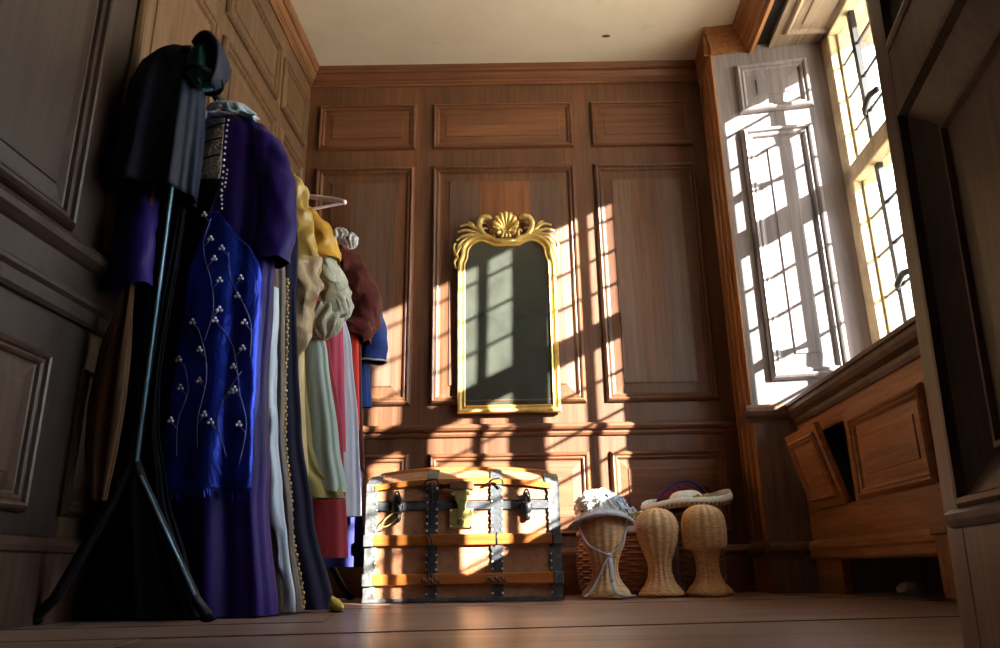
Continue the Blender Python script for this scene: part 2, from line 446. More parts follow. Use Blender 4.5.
# right side: pier, splayed reveal, window recess, low wall under the window
PX, PY = 1.035, 3.12
ST = Frame(RX0, D, PX-RX0, PY-D, 1); ST.n = (ST.u[1], -ST.u[0])   # narrow face of the pier, facing left
if ST.n[0] > 0: ST.n = (-ST.n[0], -ST.n[1])
stl = math.hypot(PX-RX0, PY-D)
A10 = math.radians(10)
RV = Frame(PX, PY, math.cos(A10), -math.sin(A10), -1)
if RV.n[1] > 0: RV.n = (-RV.n[0], -RV.n[1])
ZS = 2.445                                     # soffit
mb = MB()
e0 = (RX0, D); e1 = (PX, PY); e2 = RV.p(.60, 0)[:2]
foot = [(e0[0], e0[1]+.02), e1, e2, (e2[0]+.5, e2[1]+.1), (e2[0]+.5, D+.02)]
n = len(foot)
mb.add([(x, y, -.03) for x, y in foot]+[(x, y, ZC+.05) for x, y in foot],
       [tuple(range(n)), tuple(range(n, 2*n))]+[(i, (i+1) % n, n+(i+1) % n, n+i) for i in range(n)])
wall = struct(mb.build('wall_right', M['oak_grey']))
def veneer(F, u0, u1, z0, z1, mat, name='facing', d=.004):
    m = MB(); fbox(m, F, u0, u1, z0, z1, -.002, d); return m.build(name, mat, wall)
veneer(ST, 0, stl+.004, 0, ZC, M['oak_bounce_up'])
veneer(RV, -.004, .3, 0, .69, M['oak_door'])
panel(RV, .098, .425, 2.10, 2.362, M['oak_grey'], wall, 1.05)
panel(RV, .09, .405, .83, 2.015, M['oak_grey'], wall, 1.25)
# fluted edge moulding on the narrow face
mb = MB()
for k in range(3):
    tube(mb, [ST.p(.05+k*.085, .2, .004), ST.p(.05+k*.085, 2.42, .004)], .011, 8)
mb.build('edge_moulding', M['oak_bounce_up'], wall, True)
# cornice round the pier and along the lintel above the window
CORN2 = [(d*.5, h*1.6) for d, h in CORN]
RXL = Frame(PX, PY, SX, SY, -1)
if RXL.n[0] > 0: RXL.n = (-RXL.n[0], -RXL.n[1])
mb = MB(); run_mould(mb, ST, .0, stl+.028, shift(CORN2, 2.44)); run_mould(mb, RV, -.029, .170, shift(CORN2, 2.44))
struct(mb.build('trim_5', M['oak_bounce']))
LR = Frame(RV.p(.165,0)[0], RV.p(.165,0)[1], SX, SY, -1)
if LR.n[0] > 0: LR.n = (-LR.n[0], -LR.n[1])
mb = MB(); run_mould(mb, LR, -.02, 3.6, [(-.03,2.615),(-.03,2.428),(-.012,2.424),(-.006,2.432),(-.004,2.442),(.006,2.446),(.010,2.470),(.022,2.500),(.030,2.520),(.030,2.535),(.040,2.545),(.056,2.580),(.060,2.615)])
struct(mb.build('trim_6', M['oak_bounce']))
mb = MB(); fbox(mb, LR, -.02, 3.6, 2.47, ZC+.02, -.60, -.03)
struct(mb.build('wall_right_lintel', M['void']))  # black faces stand in for the dark of the open slot
# soffit of the recess
mb = MB()
SF = [LR.p(-.06, ZS, -.10), LR.p(3.6, ZS, -.10), LR.p(3.6, ZS, -.62), LR.p(-.06, ZS, -.62)]
mb.add([(x, y, ZS) for x, y, z in SF]+[(x, y, ZS+.06) for x, y, z in SF], BOXF)
sof = struct(mb.build('ceiling_window', M['oak_grey_long']))
def sofp(u0, u1, d0, d1):
    prof = [(0,0),(.004,.008),(.014,.016),(.022,.012),(.032,.002),(.07,.004),(.072,.008)]
    m = MB(); vs = []
    for i, h in prof:
        for (u, d) in ((u0+i,d0-i),(u1-i,d0-i),(u1-i,d1+i),(u0+i,d1+i)):
            vs.append((*LR.p(u, 0, d)[:2], ZS-h))
    fs = [(r*4+c, r*4+(c+1) % 4, r*4+4+(c+1) % 4, r*4+4+c) for r in range(len(prof)-1) for c in range(4)]
    fs.append(tuple((len(prof)-1)*4+c for c in range(4)))
    m.add(vs, fs); return m
sofp(.11, .95, -.135, -.35).build('panel', M['oak_grey_long'], sof)
sofp(1.05, 2.0, -.135, -.35).build('panel', M['oak_grey_long'], sof)

# low wall under the window
LW = Frame(RV.p(.165,0)[0], RV.p(.165,0)[1], SX, SY, -1)
if LW.n[0] > 0: LW.n = (-LW.n[0], -LW.n[1])
mb = MB()
ZB = .72
# built around the cupboard opening and the gap at the floor
CU0, CU1, CZ0, CZ1 = .14, .485, .30, .572
GU0, GU1, GZ = .275, 1.03, .118
fbox(mb, LW, -.03, 3.0, CZ1, .70, -.03, 0)
fbox(mb, LW, -.03, CU0, .0, CZ1, -.03, 0)
fbox(mb, LW, CU1, 3.0, CZ0, CZ1, -.03, 0)
fbox(mb, LW, CU0, 3.0, GZ, CZ0, -.03, 0)
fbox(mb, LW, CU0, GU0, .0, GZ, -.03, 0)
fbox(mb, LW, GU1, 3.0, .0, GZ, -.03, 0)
fbox(mb, LW, -.03, 3.0, -.02, .70, -.40, -.37)
low = struct(mb.build('wall_right_low', M['oak_bounce']))
panel(LW, .545, 1.06, .30, .568, M['oak_bounce'], low, .85)
mb = MB()
fbox(mb, LW, -.05, 3.0, .69, .728, -.42, .012)
struct(mb.build('sill_board', M['oak_brown'])) 
mb = MB(); run_mould(mb, LW, .0, 3.0, [(0,.635),(.008,.635),(.014,.648),(.014,.662),(.03,.675),(.038,.69),(.038,.705),(.046,.709),(.046,.722),(.03,.729),(0,.729)])
struct(mb.build('trim_7', M['oak_brown']))
mb = MB(); run_mould(mb, LW, .0, GU1+.06, [(0,.118),(.010,.118),(.016,.126),(.016,.15),(.022,.158),(.022,.172),(.012,.184),(0,.19)])
struct(mb.build('trim_8', M['oak_bounce']))
mb = MB(); run_mould(mb, RV, -.02, .165, [(0,.135),(.012,.135),(.016,.15),(.022,.158),(.022,.172),(.012,.184),(0,.19)]); run_mould(mb, ST, .0, stl+.02, [(0,.135),(.012,.135),(.016,.15),(.022,.158),(.022,.172),(.012,.184),(0,.19)])
struct(mb.build('trim_9', M['oak_brown']))
mb = MB(); run_mould(mb, RV, -.03, .175, [(0,.66),(.012,.66),(.016,.672),(.03,.684),(.038,.70),(.038,.715),(.028,.728),(0,.73)]); run_mould(mb, ST, .0, stl+.02, shift([(d*.4, h) for d, h in RAILP], .665))
struct(mb.build('trim_10', M['oak_brown']))
mb = MB()
fbox(mb, LW, 1.03, 1.12, .012, .17, -.02, .03); fbox(mb, LW, 1.03, 1.12, .17, .19, -.02, .04)
struct(bevel(mb.build('trim_11', M['oak_bounce_up']), .004))

# loose cupboard door leaning out of its opening
CD = Frame(0, 0, SX, SY, -1)
if CD.n[0] > 0: CD.n = (-CD.n[0], -CD.n[1])
cw, chh = .33, .285
base = LW.p(.125, CZ0+.002, .0)
cd = thing('cupboard_door', 'small panelled cupboard door tilted out of its opening below the window', 'cupboard door', (base[0], base[1], base[2]))
mb = MB(); fbox(mb, CD, 0, cw, 0, chh, 0, .022); frm = bevel(mb.build('door_board', M['oak_bounce'], cd), .002)
p_ = panel_mb(CD, .028, cw-.028, .028, chh-.028, k=.62, d0=.022).build('raised_panel', M['oak_bounce'], cd)
axis = Vector((CD.u[0], CD.u[1], 0))
cd.rotation_mode = 'QUATERNION'
cd.rotation_quaternion = Matrix.Rotation(math.radians(15), 4, axis).to_quaternion()
mb = MB(); fbox(mb, LW, CU0, CU1, CZ0, CZ1, -.33, -.30); mb.build('cupboard_back', M['void'], low)  # near-black board stands in for the dark inside

# bits lying in the gap under the low wall
for i, (u, d, s, m_) in enumerate([(.55, -.10, .05, 'paper'), (.86, -.13, .07, 'paper')]):
    mb = MB(); q = LW.p(u, 0.0, d)
    ball(mb, (q[0], q[1], .024), s, 10, 7, (.7, 1.2, .42))
    for j, p in enumerate(mb.v):
        k = noise.noise(Vector(p)*30)*.010; mb.v[j] = (p[0]+k, p[1]+k, max(.001, p[2]+k*.6))
    o = mb.build('crumpled_paper', M[m_])
    tag(o, ['crumpled grey paper in the left part of the floor gap under the window', 'larger crumpled grey rubbish in the right part of the floor gap under the window'][i], 'rubbish', 'rubbish in the floor gap')

# ------------------------------------------------------------------ window
WN = Frame(1.575, 2.95, SX, SY, -1)
if WN.n[0] > 0: WN.n = (-WN.n[0], -WN.n[1])
LIGHTS = [(.01,.365), (.52,.92), (1.02,1.41), (1.48,1.90), (2.0,2.205)]  # some widths trimmed to shape the sunbeams; nearer lights are unseen
WZ0, WT0, WT1, WZ1 = .78, 1.665, 1.745, 2.415
mb = MB()
edges = [-.10]+[x for l in LIGHTS for x in l]+[2.55]
for i in range(0, len(edges), 2):
    a, b = edges[i], edges[i+1]
    mb_p = [(a, .05-.0), (b, .05)]
    # splayed mullion: wide at the glass, narrower inside and outside
    for (d0, d1, q) in ((-.055, -.01, .012), (-.012, .012, 0), (.012, .05, .012)):
        fbox(mb, WN, a+(q if i else 0), b-(q if i < len(edges)-2 else 0), WZ0-.1, ZS+.03, d0, d1)
fbox(mb, WN, -.1, 2.55, WT0, WT1, -.055, .05)
fbox(mb, WN, 1.95, 2.45, WT1-.01, WZ1+.01, -.03, .03)  # added fill, unseen: blocks sun through the last light's upper half
fbox(mb, WN, -.1, 2.55, WZ0-.14, WZ0, -.09, .07)
fbox(mb, WN, -.1, 2.55, WZ1, ZS+.10, -.025, .05)
win = struct(bevel(mb.build('window_1', M['stone']), .006))
for li, (a, b) in enumerate(LIGHTS):
    for (z0, z1) in ((WZ0, WT0), (WT1, WZ1))[:1 if li == 4 else 2]:
        m = MB(); fbox(m, WN, a, b, z0, z1, -.002, .002); m.build('pane', M['glass'], win)
        m = MB(); nrow = max(1, round((z1-z0)/.175))
        for r in range(1, nrow):
            z = z0+(z1-z0)*r/nrow
            fbox(m, WN, a, b, z-.006, z+.006, -.004, .004)
        m.build('lead_came', M['lead'], win)
        m = MB(); c = (a+b)/2-.04
        fbox(m, WN, c-.016, c+.016, z0, z1, -.008, .014)
        ib = m.build('iron_bar', M['iron'], win)
        if li == 0:
            m = MB(); zz = 1.90 if z0 > 1.5 else 1.12
            q = [WN.p(c+.03, zz, .03), WN.p(c+.10, zz+.005, .05)]
            tube(m, smooth_pts([WN.p(c, zz-.01, .014), WN.p(c+.03, zz-.005, .035), WN.p(c+.10, zz+.02, .04), WN.p(c+.16, zz+.015, .03)], 5), [.008]*6+[.013]*10, 8)
            m.build('casement_handle', M['iron'], win, True)

# right wall nearer than the window, wall behind the camera
mb = MB()
q0 = LW.p(1.50, 0)
NW = Frame(q0[0]-.16, q0[1], SX, SY, -1)
if NW.n[0] > 0: NW.n = (-NW.n[0], -NW.n[1])
fbox(mb, NW, 0, 2.9, -.03, .70, -.06, 0); fbox(mb, NW, 0, 2.9, 1.27, ZC+.05, -.06, 0); fbox(mb, NW, .40, 2.9, .70, 1.27, -.06, 0); fbox(mb, NW, 0, .10, .70, 1.27, -.06, 0)  # unseen; extended to block sky light, hole shaped to pass a sunbeam
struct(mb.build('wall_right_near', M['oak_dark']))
mb = MB(); fbox(mb, WN, -.15, 4.4, -.05, WZ0-.05, -.12, -.06); fbox(mb, WN, -.15, 4.4, ZS+.03, ZC+.1, -.12, -.0)
struct(mb.build('wall_outer', M['stone']))
mb = MB(); box(mb, (-1.5, -1.35, -.03), (2.2, -1.25, ZC+.05))
wall = struct(mb.build('wall_front', M['oak_dark']))
RW = Frame(0, -1.25, 1, 0, 1)
for (u0, u1) in [(-1.0,-.45), (-.35,.2), (.3,.85)]:
    panel(RW, u0, u1, .9, 2.2, M['oak_dark'], wall); panel(RW, u0, u1, .2, .75, M['oak_dark'], wall)

# ------------------------------------------------------------------ door at the right, close to the camera
adir = math.radians(11.8)
DR = Frame(.530, .96, -math.sin(adir), -math.cos(adir), -1)
if DR.n[0] > 0: DR.n = (-DR.n[0], -DR.n[1])
mb = MB()
DO = [(.16, .68), (.777, 1.45)]
fbox(mb, DR, 0, .055, .004, 1.52, -.05, 0); fbox(mb, DR, .85, .95, .004, 1.52, -.05, 0)
for (z0, z1) in ((.004, DO[0][0]), (DO[0][1], DO[1][0]), (DO[1][1], 1.52)): fbox(mb, DR, .055, .85, z0, z1, -.05, 0)
door = struct(bevel(mb.build('door_1', M['oak_door']), .002))
DP = [(0,-.012),(0,.001),(.004,.005),(.010,.004),(.014,-.006),(.056,-.028),(.060,-.024),(.066,-.024),(.070,-.030),(.11,-.026)]
for (z0, z1) in DO: panel_mb(DR, .055, .85, z0, z1, DP, 1).build('panel', M['oak_door'], door)
mb = MB(); run_mould(mb, DR, .030, .90, [(0,.138),(.005,.139),(.009,.146),(.010,.153),(.005,.158),(0,.160)])
mb.build('moulding', M['oak_door'], door)
mb = MB(); tube(mb, [DR.p(-.004+.011*math.cos(t*PI/8), .802+.018*math.sin(t*PI/8), -.02) for t in range(17)], .0062, 8, cap=False)
tube(mb, [DR.p(.0, .786, -.02), DR.p(-.004, .772, -.02), DR.p(.004, .76, -.02)], .005, 8); mb.build('latch_ring', M['iron'], door, True)
mb = MB(); tube(mb, [DR.p(.004, .475, -.02), DR.p(-.008, .479, -.02), DR.p(-.014, .483, -.02)], [.008,.006,.004], 8); mb.build('latch_tongue', M['iron'], door, True)

_p = Vector((.530, .96, 0)); _ax = Vector((DR.u[0], DR.u[1], 0))
_m = Matrix.Translation(_p) @ Matrix.Rotation(math.radians(2.0), 4, _ax) @ Matrix.Translation(-_p)
if (_m @ Vector((.530, .96, 1))).x < .530:
    _m = Matrix.Translation(_p) @ Matrix.Rotation(math.radians(-2.0), 4, _ax) @ Matrix.Translation(-_p)
door.matrix_world = _m
# ------------------------------------------------------------------ trunk
def make_trunk():
    W, Dp = .678, .42
    t = thing('travelling_trunk', 'dome-topped old travelling trunk with wooden slats and riveted straps under the mirror', 'trunk', (-.140, 2.75, .001))
    x0, x1 = -W/2, W/2
    ZL = .335                                            # where lid meets body
    m = MB(); box(m, (x0+.006, .006, 0), (x1-.006, Dp, ZL-.003)); bevel(m.build('body', M['trunk'], t), .006)
    def top(x, y):
        a = (y-Dp/2)/(Dp/2); b = x/(W/2)
        return .380 + .058*(1-abs(a)**2.2) + .026*(1-abs(b)**2.6)
    def lid_surface(xa, xb, ya, yb, off, nx=24, ny=14):
        vs = []; fs = []
        for i in range(nx+1):
            for j in range(ny+1):
                x = xa+(xb-xa)*i/nx; y = ya+(yb-ya)*j/ny
                vs.append((x, y, top(x, min(max(y,0),Dp))+off))
        for i in range(nx):
            for j in range(ny):
                a = i*(ny+1)+j; fs.append((a, a+ny+1, a+ny+2, a+1))
        return vs, fs
    m = MB(); nx, ny = 24, 14
    vs, fs = lid_surface(x0+.006, x1-.006, .006, Dp, 0)
    b = m.add(vs, fs)
    lo = m.add([(p[0], p[1], ZL) for p in vs], [])
    for i in range(nx):
        for j in (0, ny):
            a = i*(ny+1)+j; c = a+ny+1
            m.f.append((b+a, lo+a, lo+c, b+c))
    for j in range(ny):
        for i in (0, nx):
            a = i*(ny+1)+j; c = a+1
            m.f.append((b+a, b+c, lo+c, lo+a))
    lid = m.build('lid', M['trunk'], t)
    # wooden slats
    def slat(z0, z1, d=.012):
        m = MB(); box(m, (x0-.004, -d, z0), (x1+.004, .008, z1)); return bevel(m.build('slat', M['slat'], t), .003)
    slat(.054, .090); slat(.183, .219)
    # front top slat follows the lid
    m = MB()
    for i in range(24):
        pass
    pts = [(x0+.03+(W-.06)*i/24) for i in range(25)]
    vs = []
    for x in pts:
        zt = top(x, .0)
        vs += [(x, -.007, zt-.016), (x, .01, zt-.016), (x, .014, zt+.008), (x, -.007, zt+.002)]
    fs = []
    for i in range(24):
        for k in range(4):
            k2 = (k+1) % 4; fs.append((i*4+k, i*4+k2, i*4+4+k2, i*4+4+k))
    fs += [(0,1,2,3), tuple(96+k for k in range(4))]
    m.add(vs, fs); m.build('slat', M['slat'], t)
    for y in (.13, .21, .30):
        vs, fs = [], []
        for x in pts:
            for (dy, dz) in ((-.02,-.004),(-.02,.010),(.02,.010),(.02,-.004)):
                vs.append((x, y+dy, top(x, y+dy)+dz))
        for i in range(24):
            for k in range(4):
                k2 = (k+1) % 4; fs.append((i*4+k, i*4+k2, i*4+4+k2, i*4+4+k))
        fs += [(0,1,2,3), tuple(96+k for k in range(4))]
        m = MB(); m.add(vs, fs); m.build('slat', M['slat'], t)
    # horizontal metal band and bottom edge
    m = MB(); box(m, (x0, -.003, .302), (x1, .008, .330)); bevel(m.build('metal_band', M['strap_dark'], t), .001)
    m = MB(); box(m, (x0-.002, -.004, .0), (x1+.002, .02, .012)); m.build('metal_band', M['strap_metal'], t)
    # rivet mesh shared by all the straps
    m = MB(); ball(m, (0,0,0), .0042, 8, 4, (1,.6,1)); rv = m.build('rivet', M['rivet'], None, True)
    rivet_me = rv.data; bpy.data.objects.remove(rv)
    def rivet(p, par):
        o = bpy.data.objects.new('rivet', rivet_me); COL.objects.link(o); o.location = p; o.parent = par
    def toothed(xa, xb, z0, z1, left=True, right=True, name='strap', y=-.0035):
        """flat metal strap with a wavy cut edge"""
        m = MB(); n = max(4, int((z1-z0)/.006)); vs = []; fs = []
        for i in range(n+1):
            z = z0+(z1-z0)*i/n; w = .003*math.sin(z*2*PI/.024)
            a = xa-(w if left else 0); b = xb+(w if right else 0)
            vs += [(a, y, z), (b, y, z), (b, .008, z), (a, .008, z)]
        for i in range(n):
            for k in range(4):
                k2 = (k+1) % 4; fs.append((i*4+k, i*4+k2, i*4+4+k2, i*4+4+k))
        fs += [(0,1,2,3), tuple(n*4+k for k in range(4))]
        m.add(vs, fs); s = m.build(name, M['strap_metal' if 'corner' in name else 'strap_dark'], t)
        k = int((z1-z0)/.024)
        for i in range(k):
            z = z0+.012+.024*i
            if left: rivet((xa+.003, y-.001, z), s)
            if right: rivet((xb-.003, y-.001, z), s)
        return s
    secs = [(.013,.053), (.091,.182), (.220,.395)]
    for xc in (-.108, .118):
        for z0, z1 in secs: toothed(xc-.02, xc+.02, z0, z1)
    for (z0, z1) in secs:
        toothed(x0, x0+.040, z0, z1, False, True, 'corner_plate'); toothed(x1-.040, x1, z0, z1, True, False, 'corner_plate')
    for (xa, xb) in ((x0-.004, x0+.03), (x1-.03, x1+.004)):
        for (z0, z1) in ((.052,.092), (.181,.221)):
            m = MB(); box(m, (xa, -.016, z0), (xb, .01, z1)); bevel(m.build('slat_clamp', M['strap_metal'], t), .003)
    # metal over the lid
    for xc in (-.108, .118):
        m = MB(); vs, fs = lid_surface(xc-.02, xc+.02, -.002, Dp, .003, 2, 14); m.add(vs, fs); solid(m.build('lid_strap', M['strap_metal'], t), .003, 1)
        # bent wire bracket at the lid edge
        zt = top(xc, 0)-.012
        m = MB(); tube(m, smooth_pts([(xc-.028,-.012,zt-.004),(xc-.02,-.03,zt+.004),(xc-.006,-.032,zt+.010),(xc+.018,-.032,zt+.010),(xc+.024,-.022,zt-.012)], 4), .0035, 6)
        m.build('bracket', M['iron_cast'], t, True)
        m = MB(); box(m, (xc-.03, -.021, .064), (xc+.028, -.011, .076))
        for i in range(6): ball(m, (xc-.026+i*.0105, -.019, 0.072-(i % 2)*.006), .008, 8, 5)
        m.build('leather_loop', M['leather'], t)
    for (xa, xb) in ((x0, x0+.05), (x1-.05, x1)):
        m = MB(); vs, fs = lid_surface(xa, xb, -.002, .1, .004, 4, 6); m.add(vs, fs); solid(m.build('corner_cap', M['strap_metal'], t), .003, 1)
    # lock: brass plate, hasp, keyhole boss, leather tab
    m = MB(); box(m, (-.048, -.006, .240), (.036, .004, .305)); lk = bevel(m.build('lock_plate', M['brass'], t), .003)
    m = MB()
    pr = [(-.028,.366),(-.024,.371),(.018,.371),(.022,.366),(.014,.338),(.006,.318),(.006,.300),(-.004,.292),(-.014,.300),(-.014,.318),(-.022,.338)]
    k = len(pr); m.add([(x, -.019, z) for x, z in pr]+[(x, -.004, z) for x, z in pr], [tuple(range(k)), tuple(range(k,2*k))[::-1]]+[(i,(i+1)%k,k+(i+1)%k,k+i) for i in range(k)])
    bevel(m.build('hasp', M['brass'], lk), .003)
    for c_, r__ in (((-.006,-.008,.264),.012),((-.036,-.015,.357),.011),((.024,-.019,.357),.009)):
        m = MB(); ball(m, c_, r__, 12, 6, (1,.6,1)); m.build('boss', M['brass'], lk, True)
    m = MB(); box(m, (-.008,-.0165,.259), (-.004,-.0145,.269)); m.build('keyhole', M['void'], lk)
    for (x, z) in ((-.042,.246),(.030,.246),(-.042,.299),(.030,.299)):
        m = MB(); ball(m, (x,-.007,z), .004, 8, 4); m.build('pin', M['rivet'], lk, True)
    m = MB(); box(m, (-.045, -.024, .370), (.038, .003, .398)); tube(m, smooth_pts([(-.088,-.012,.362),(-.06,-.018,.366),(-.03,-.016,.364)],4), [.004]*3+[.008]*6, 8)
    bevel(m.build('leather_tab', M['leather'], t), .004)
    # two cast latches, the left with a fallen key ring
    for xc, ring in ((-.228, True), (.223, False)):
        m = MB()
        for (dx, z, r, s) in ((0,.338,.016,(.9,.7,1.3)),(0,.306,.020,(1,.7,1.2)),(.002,.276,.013,(.9,.7,1.2)),(-.009,.318,.010,(1,1,1.2)),(.010,.318,.010,(1,1,1.2))):
            ball(m, (xc+dx, -.008, z), r, 12, 7, s)
        l = m.build('latch', M['iron_cast'], t, True)
        m = MB(); tube(m, smooth_pts([(xc-.012,-.02,.325),(xc-.009,-.026,.352),(xc,-.028,.366),(xc+.009,-.026,.352),(xc+.012,-.02,.325)],4), .0035, 6)
        m.build('latch_loop', M['iron_cast'], l, True)
        if ring:
            m = MB(); rr = [(xc-.022+.034*math.cos(a)*.8-.014*math.sin(a)*.6, -.022, .270+.012*math.sin(a)*.8+.030*math.cos(a)*.75) for a in [2*PI*i/20 for i in range(21)]]
            tube(m, rr, .0028, 6, cap=False); m.build('ring', M['brass'], l, True)
    # leather thongs hanging in front of the left strap
    m = MB()
    for (dx, s) in ((-.004, 1), (.006, -1)):
        tube(m, smooth_pts([(-.108+dx,-.016,.398),(-.100+dx*2,-.014,.35),(-.106+dx,-.012,.29),(-.112-dx*.6,-.014,.24),(-.115+dx,-.024,.205),(-.108+dx,-.018,.17),(-.116+dx*.8,-.012,.13),(-.112+dx,-.02,.078)],6), .0028, 6, .7)
    m.build('thong', M['iron_cast'], t, True)
    m = MB(); tube(m, [(.118,-.014,.225),(.118,-.014,.18)], .0025, 6); m.build('thong', M['iron_cast'], t, True)
    return t
make_trunk()

# ------------------------------------------------------------------ mirror
def make_mirror():
    t = thing('gilt_mirror', 'tall gilt-framed wall mirror crowned by a carved scallop shell', 'mirror', (.035, D-.012, .785))
    w, h = .2285, .865
    half = [(0, h-.062), (.05, h-.064), (.075, h-.052), (.12, h-.040), (.165, h-.055), (.193, h-.09), (.200, h-.135), (.212, h-.165), (.2135, h-.19), (.2135, .0)]
    hp = [half[0]]
    top = [Vector((x, 0, z)) for x, z in half[:8]]
    sm = smooth_pts(top, 4)
    right = [(p.x, p.z) for p in sm]+[(.2135, h-.19), (.2135, .0)]
    outline = right+[(-x, z) for x, z in reversed(right) if x > 1e-6]
    n = len(outline)
    # closed sweep with mitred offset; e = outward offset from the glass edge
    def offset(e):
        out = []
        for i in range(n):
            a = Vector(outline[i-1]); b = Vector(outline[i]); c = Vector(outline[(i+1) % n])
            d1 = (b-a); d2 = (c-b)
            if d1.length < 1e-6: d1 = d2
            if d2.length < 1e-6: d2 = d1
            n1 = Vector((-d1.y, d1.x)).normalized(); n2 = Vector((-d2.y, d2.x)).normalized()
            m_ = (n1+n2); m_.normalize(); k = max(.5, m_.dot(n1))
            out.append(b+m_*(e/k))
        return out
    # outline runs clockwise seen from the front (right side going down): n points outwards
    prof = [(0,.006),(0,.016),(.004,.022),(.009,.020),(.011,.014),(.016,.022),(.024,.030),(.031,.030),(.036,.022),(.036,.0)]
    sgn = 1
    o1 = offset(.02)
    if abs(o1[n//4].x) < abs(outline[n//4][0]): sgn = -1
    m = MB(); L = [(offset(sgn*(e-.018)), y) for e, y in prof]
    for pts, y in L:
        m.v += [(p.x, -y, p.y) for p in pts]
    for r in range(len(L)-1):
        for i in range(n):
            j = (i+1) % n
            m.f.append((r*n+i, r*n+j, (r+1)*n+j, (r+1)*n+i))
    fr = m.build('frame', M['gilt'], t)
    m = MB(); g = offset(-sgn*.014); m.add([(p.x, -.009, p.y) for p in g], [tuple(range(n))]); m.build('mirror_glass', M['mirror'], t)
    m = MB(); g = offset(sgn*.014); m.add([(p.x, -.001, p.y) for p in g], [tuple(range(n))]); m.build('backing', M['oak_dark'], t)
    # small crossing at the middle of the top rail
    m = MB(); tube(m, smooth_pts([(-.05,-.030,h-.062),(-.02,-.034,h-.066),(.02,-.034,h-.066),(.05,-.030,h-.062)],5), [.006]*4+[.010]*8+[.006]*4, 10); m.build('rail_crossing', M['gilt'], t, True)
    # crest
    def leafcurve(pts, r0, r1, fl=.5):
        mm = smooth_pts([(x, -.016-y, z) for x, y, z in pts], 6); k = len(mm)
        return mm, [r0+(r1-r0)*(i/(k-1)) for i in range(k)]
    H = h-.03
    for s in (-1, 1):
        m = MB()
        def T(pts, r0, r1, flat=.8):
            P, R = leafcurve([(s*x*(1.10+.14*max(0, 1-abs(x)/.22)), y, H+(z-H)*1.08) for x, y, z in pts], r0*1.35, r1*1.5)
            tube(m, P, R, 8, flat, ref=Vector((0,1,0)))
        # big S scroll next to the shell
        T([(.04,0,H-.008),(.075,.004,H-.004),(.10,.006,H+.022),(.108,.008,H+.055),(.094,.008,H+.082),(.072,.008,H+.088)], .008, .011)
        T([(.072,.008,H+.088),(.055,.006,H+.080)], .011, .004)
        T([(.108,.006,H+.05),(.092,.004,H+.062),(.080,.002,H+.058)], .006, .002)
        T([(.102,.006,H+.025),(.085,.004,H+.036),(.072,.004,H+.030)], .006, .002)
        T([(.05,.004,H-.004),(.048,.004,H+.016),(.056,.004,H+.026),(.062,.004,H+.016)], .006, .004)
        # leaf sprays running outwards and down
        T([(.10,0,H+.012),(.128,.006,H+.036),(.160,.008,H+.052),(.196,.006,H+.046)], .008, .003)
        T([(.104,0,H+.008),(.135,.006,H+.018),(.172,.008,H+.026),(.208,.006,H+.018)], .008, .003)
        T([(.115,0,H+.004),(.15,.006,H+.004),(.186,.008,H-.004),(.212,.006,H-.022)], .008, .003)
        T([(.128,.002,H+.03),(.140,.006,H+.056),(.158,.006,H+.066)], .007, .002)
        T([(.14,.0,H-.012),(.172,.006,H-.018),(.198,.006,H-.038),(.210,.004,H-.066)], .008, .003)
        T([(.165,.0,H-.03),(.192,.004,H-.05),(.212,.004,H-.085),(.206,.004,H-.115)], .008, .003)
        T([(.208,.004,H-.10),(.222,.004,H-.078),(.226,.004,H-.05),(.218,.004,H-.034)], .007, .003)
        T([(.216,.0,H-.105),(.224,.002,H-.125),(.216,.0,H-.15)], .007, .003)
        m.build('scroll', M['gilt_dark'], t, True)
    # shell: ribbed fan
    m = MB(); na, nr = 66, 10; c = (0, H+.022)
    vs = []; fs = []
    for i in range(nr+1):
        r = i/nr
        for k in range(na+1):
            a = math.radians(-42)+math.radians(264)*k/na
            rib = abs(math.sin(11*PI*k/na*1.0))
            R = .070*r*(.90+.10*rib)
            R *= 1.0 if math.sin(a) > -.1 else .82
            y = .018+.034*math.sin(r*PI*.62)*(.82+.18*rib)+.006*rib*r
            vs.append((c[0]+R*math.cos(a)*.93, -y, c[1]+R*math.sin(a)*1.12+.008*r))
    for i in range(nr):
        for k in range(na):
            a = i*(na+1)+k; fs.append((a, a+1, a+na+2, a+na+1))
    m.add(vs, fs); solid(m.build('shell', M['gilt'], t, True), .004, -1)
    m = MB()
    for s in (-1, 1):
        sp = [(s*(.030-.016*(1-k/16)*math.cos(k*.55)), -.05, H+.004+.016*(1-k/16)*math.sin(k*.55)) for k in range(17)]
        tube(m, sp, [.007-.0003*k for k in range(17)], 8)
    for x in (-.014, 0, .014):
        tube(m, smooth_pts([(x*.4,-.045,H+.012),(x,-.05,H-.006),(x*1.5,-.044,H-.02)],4), [.005]*4+[.0075]*4+[.004], 8)
    m.build('shell_base', M['gilt'], t, True)
    t.rotation_euler = (math.radians(1.2), 0, 0)
    return t
make_mirror()

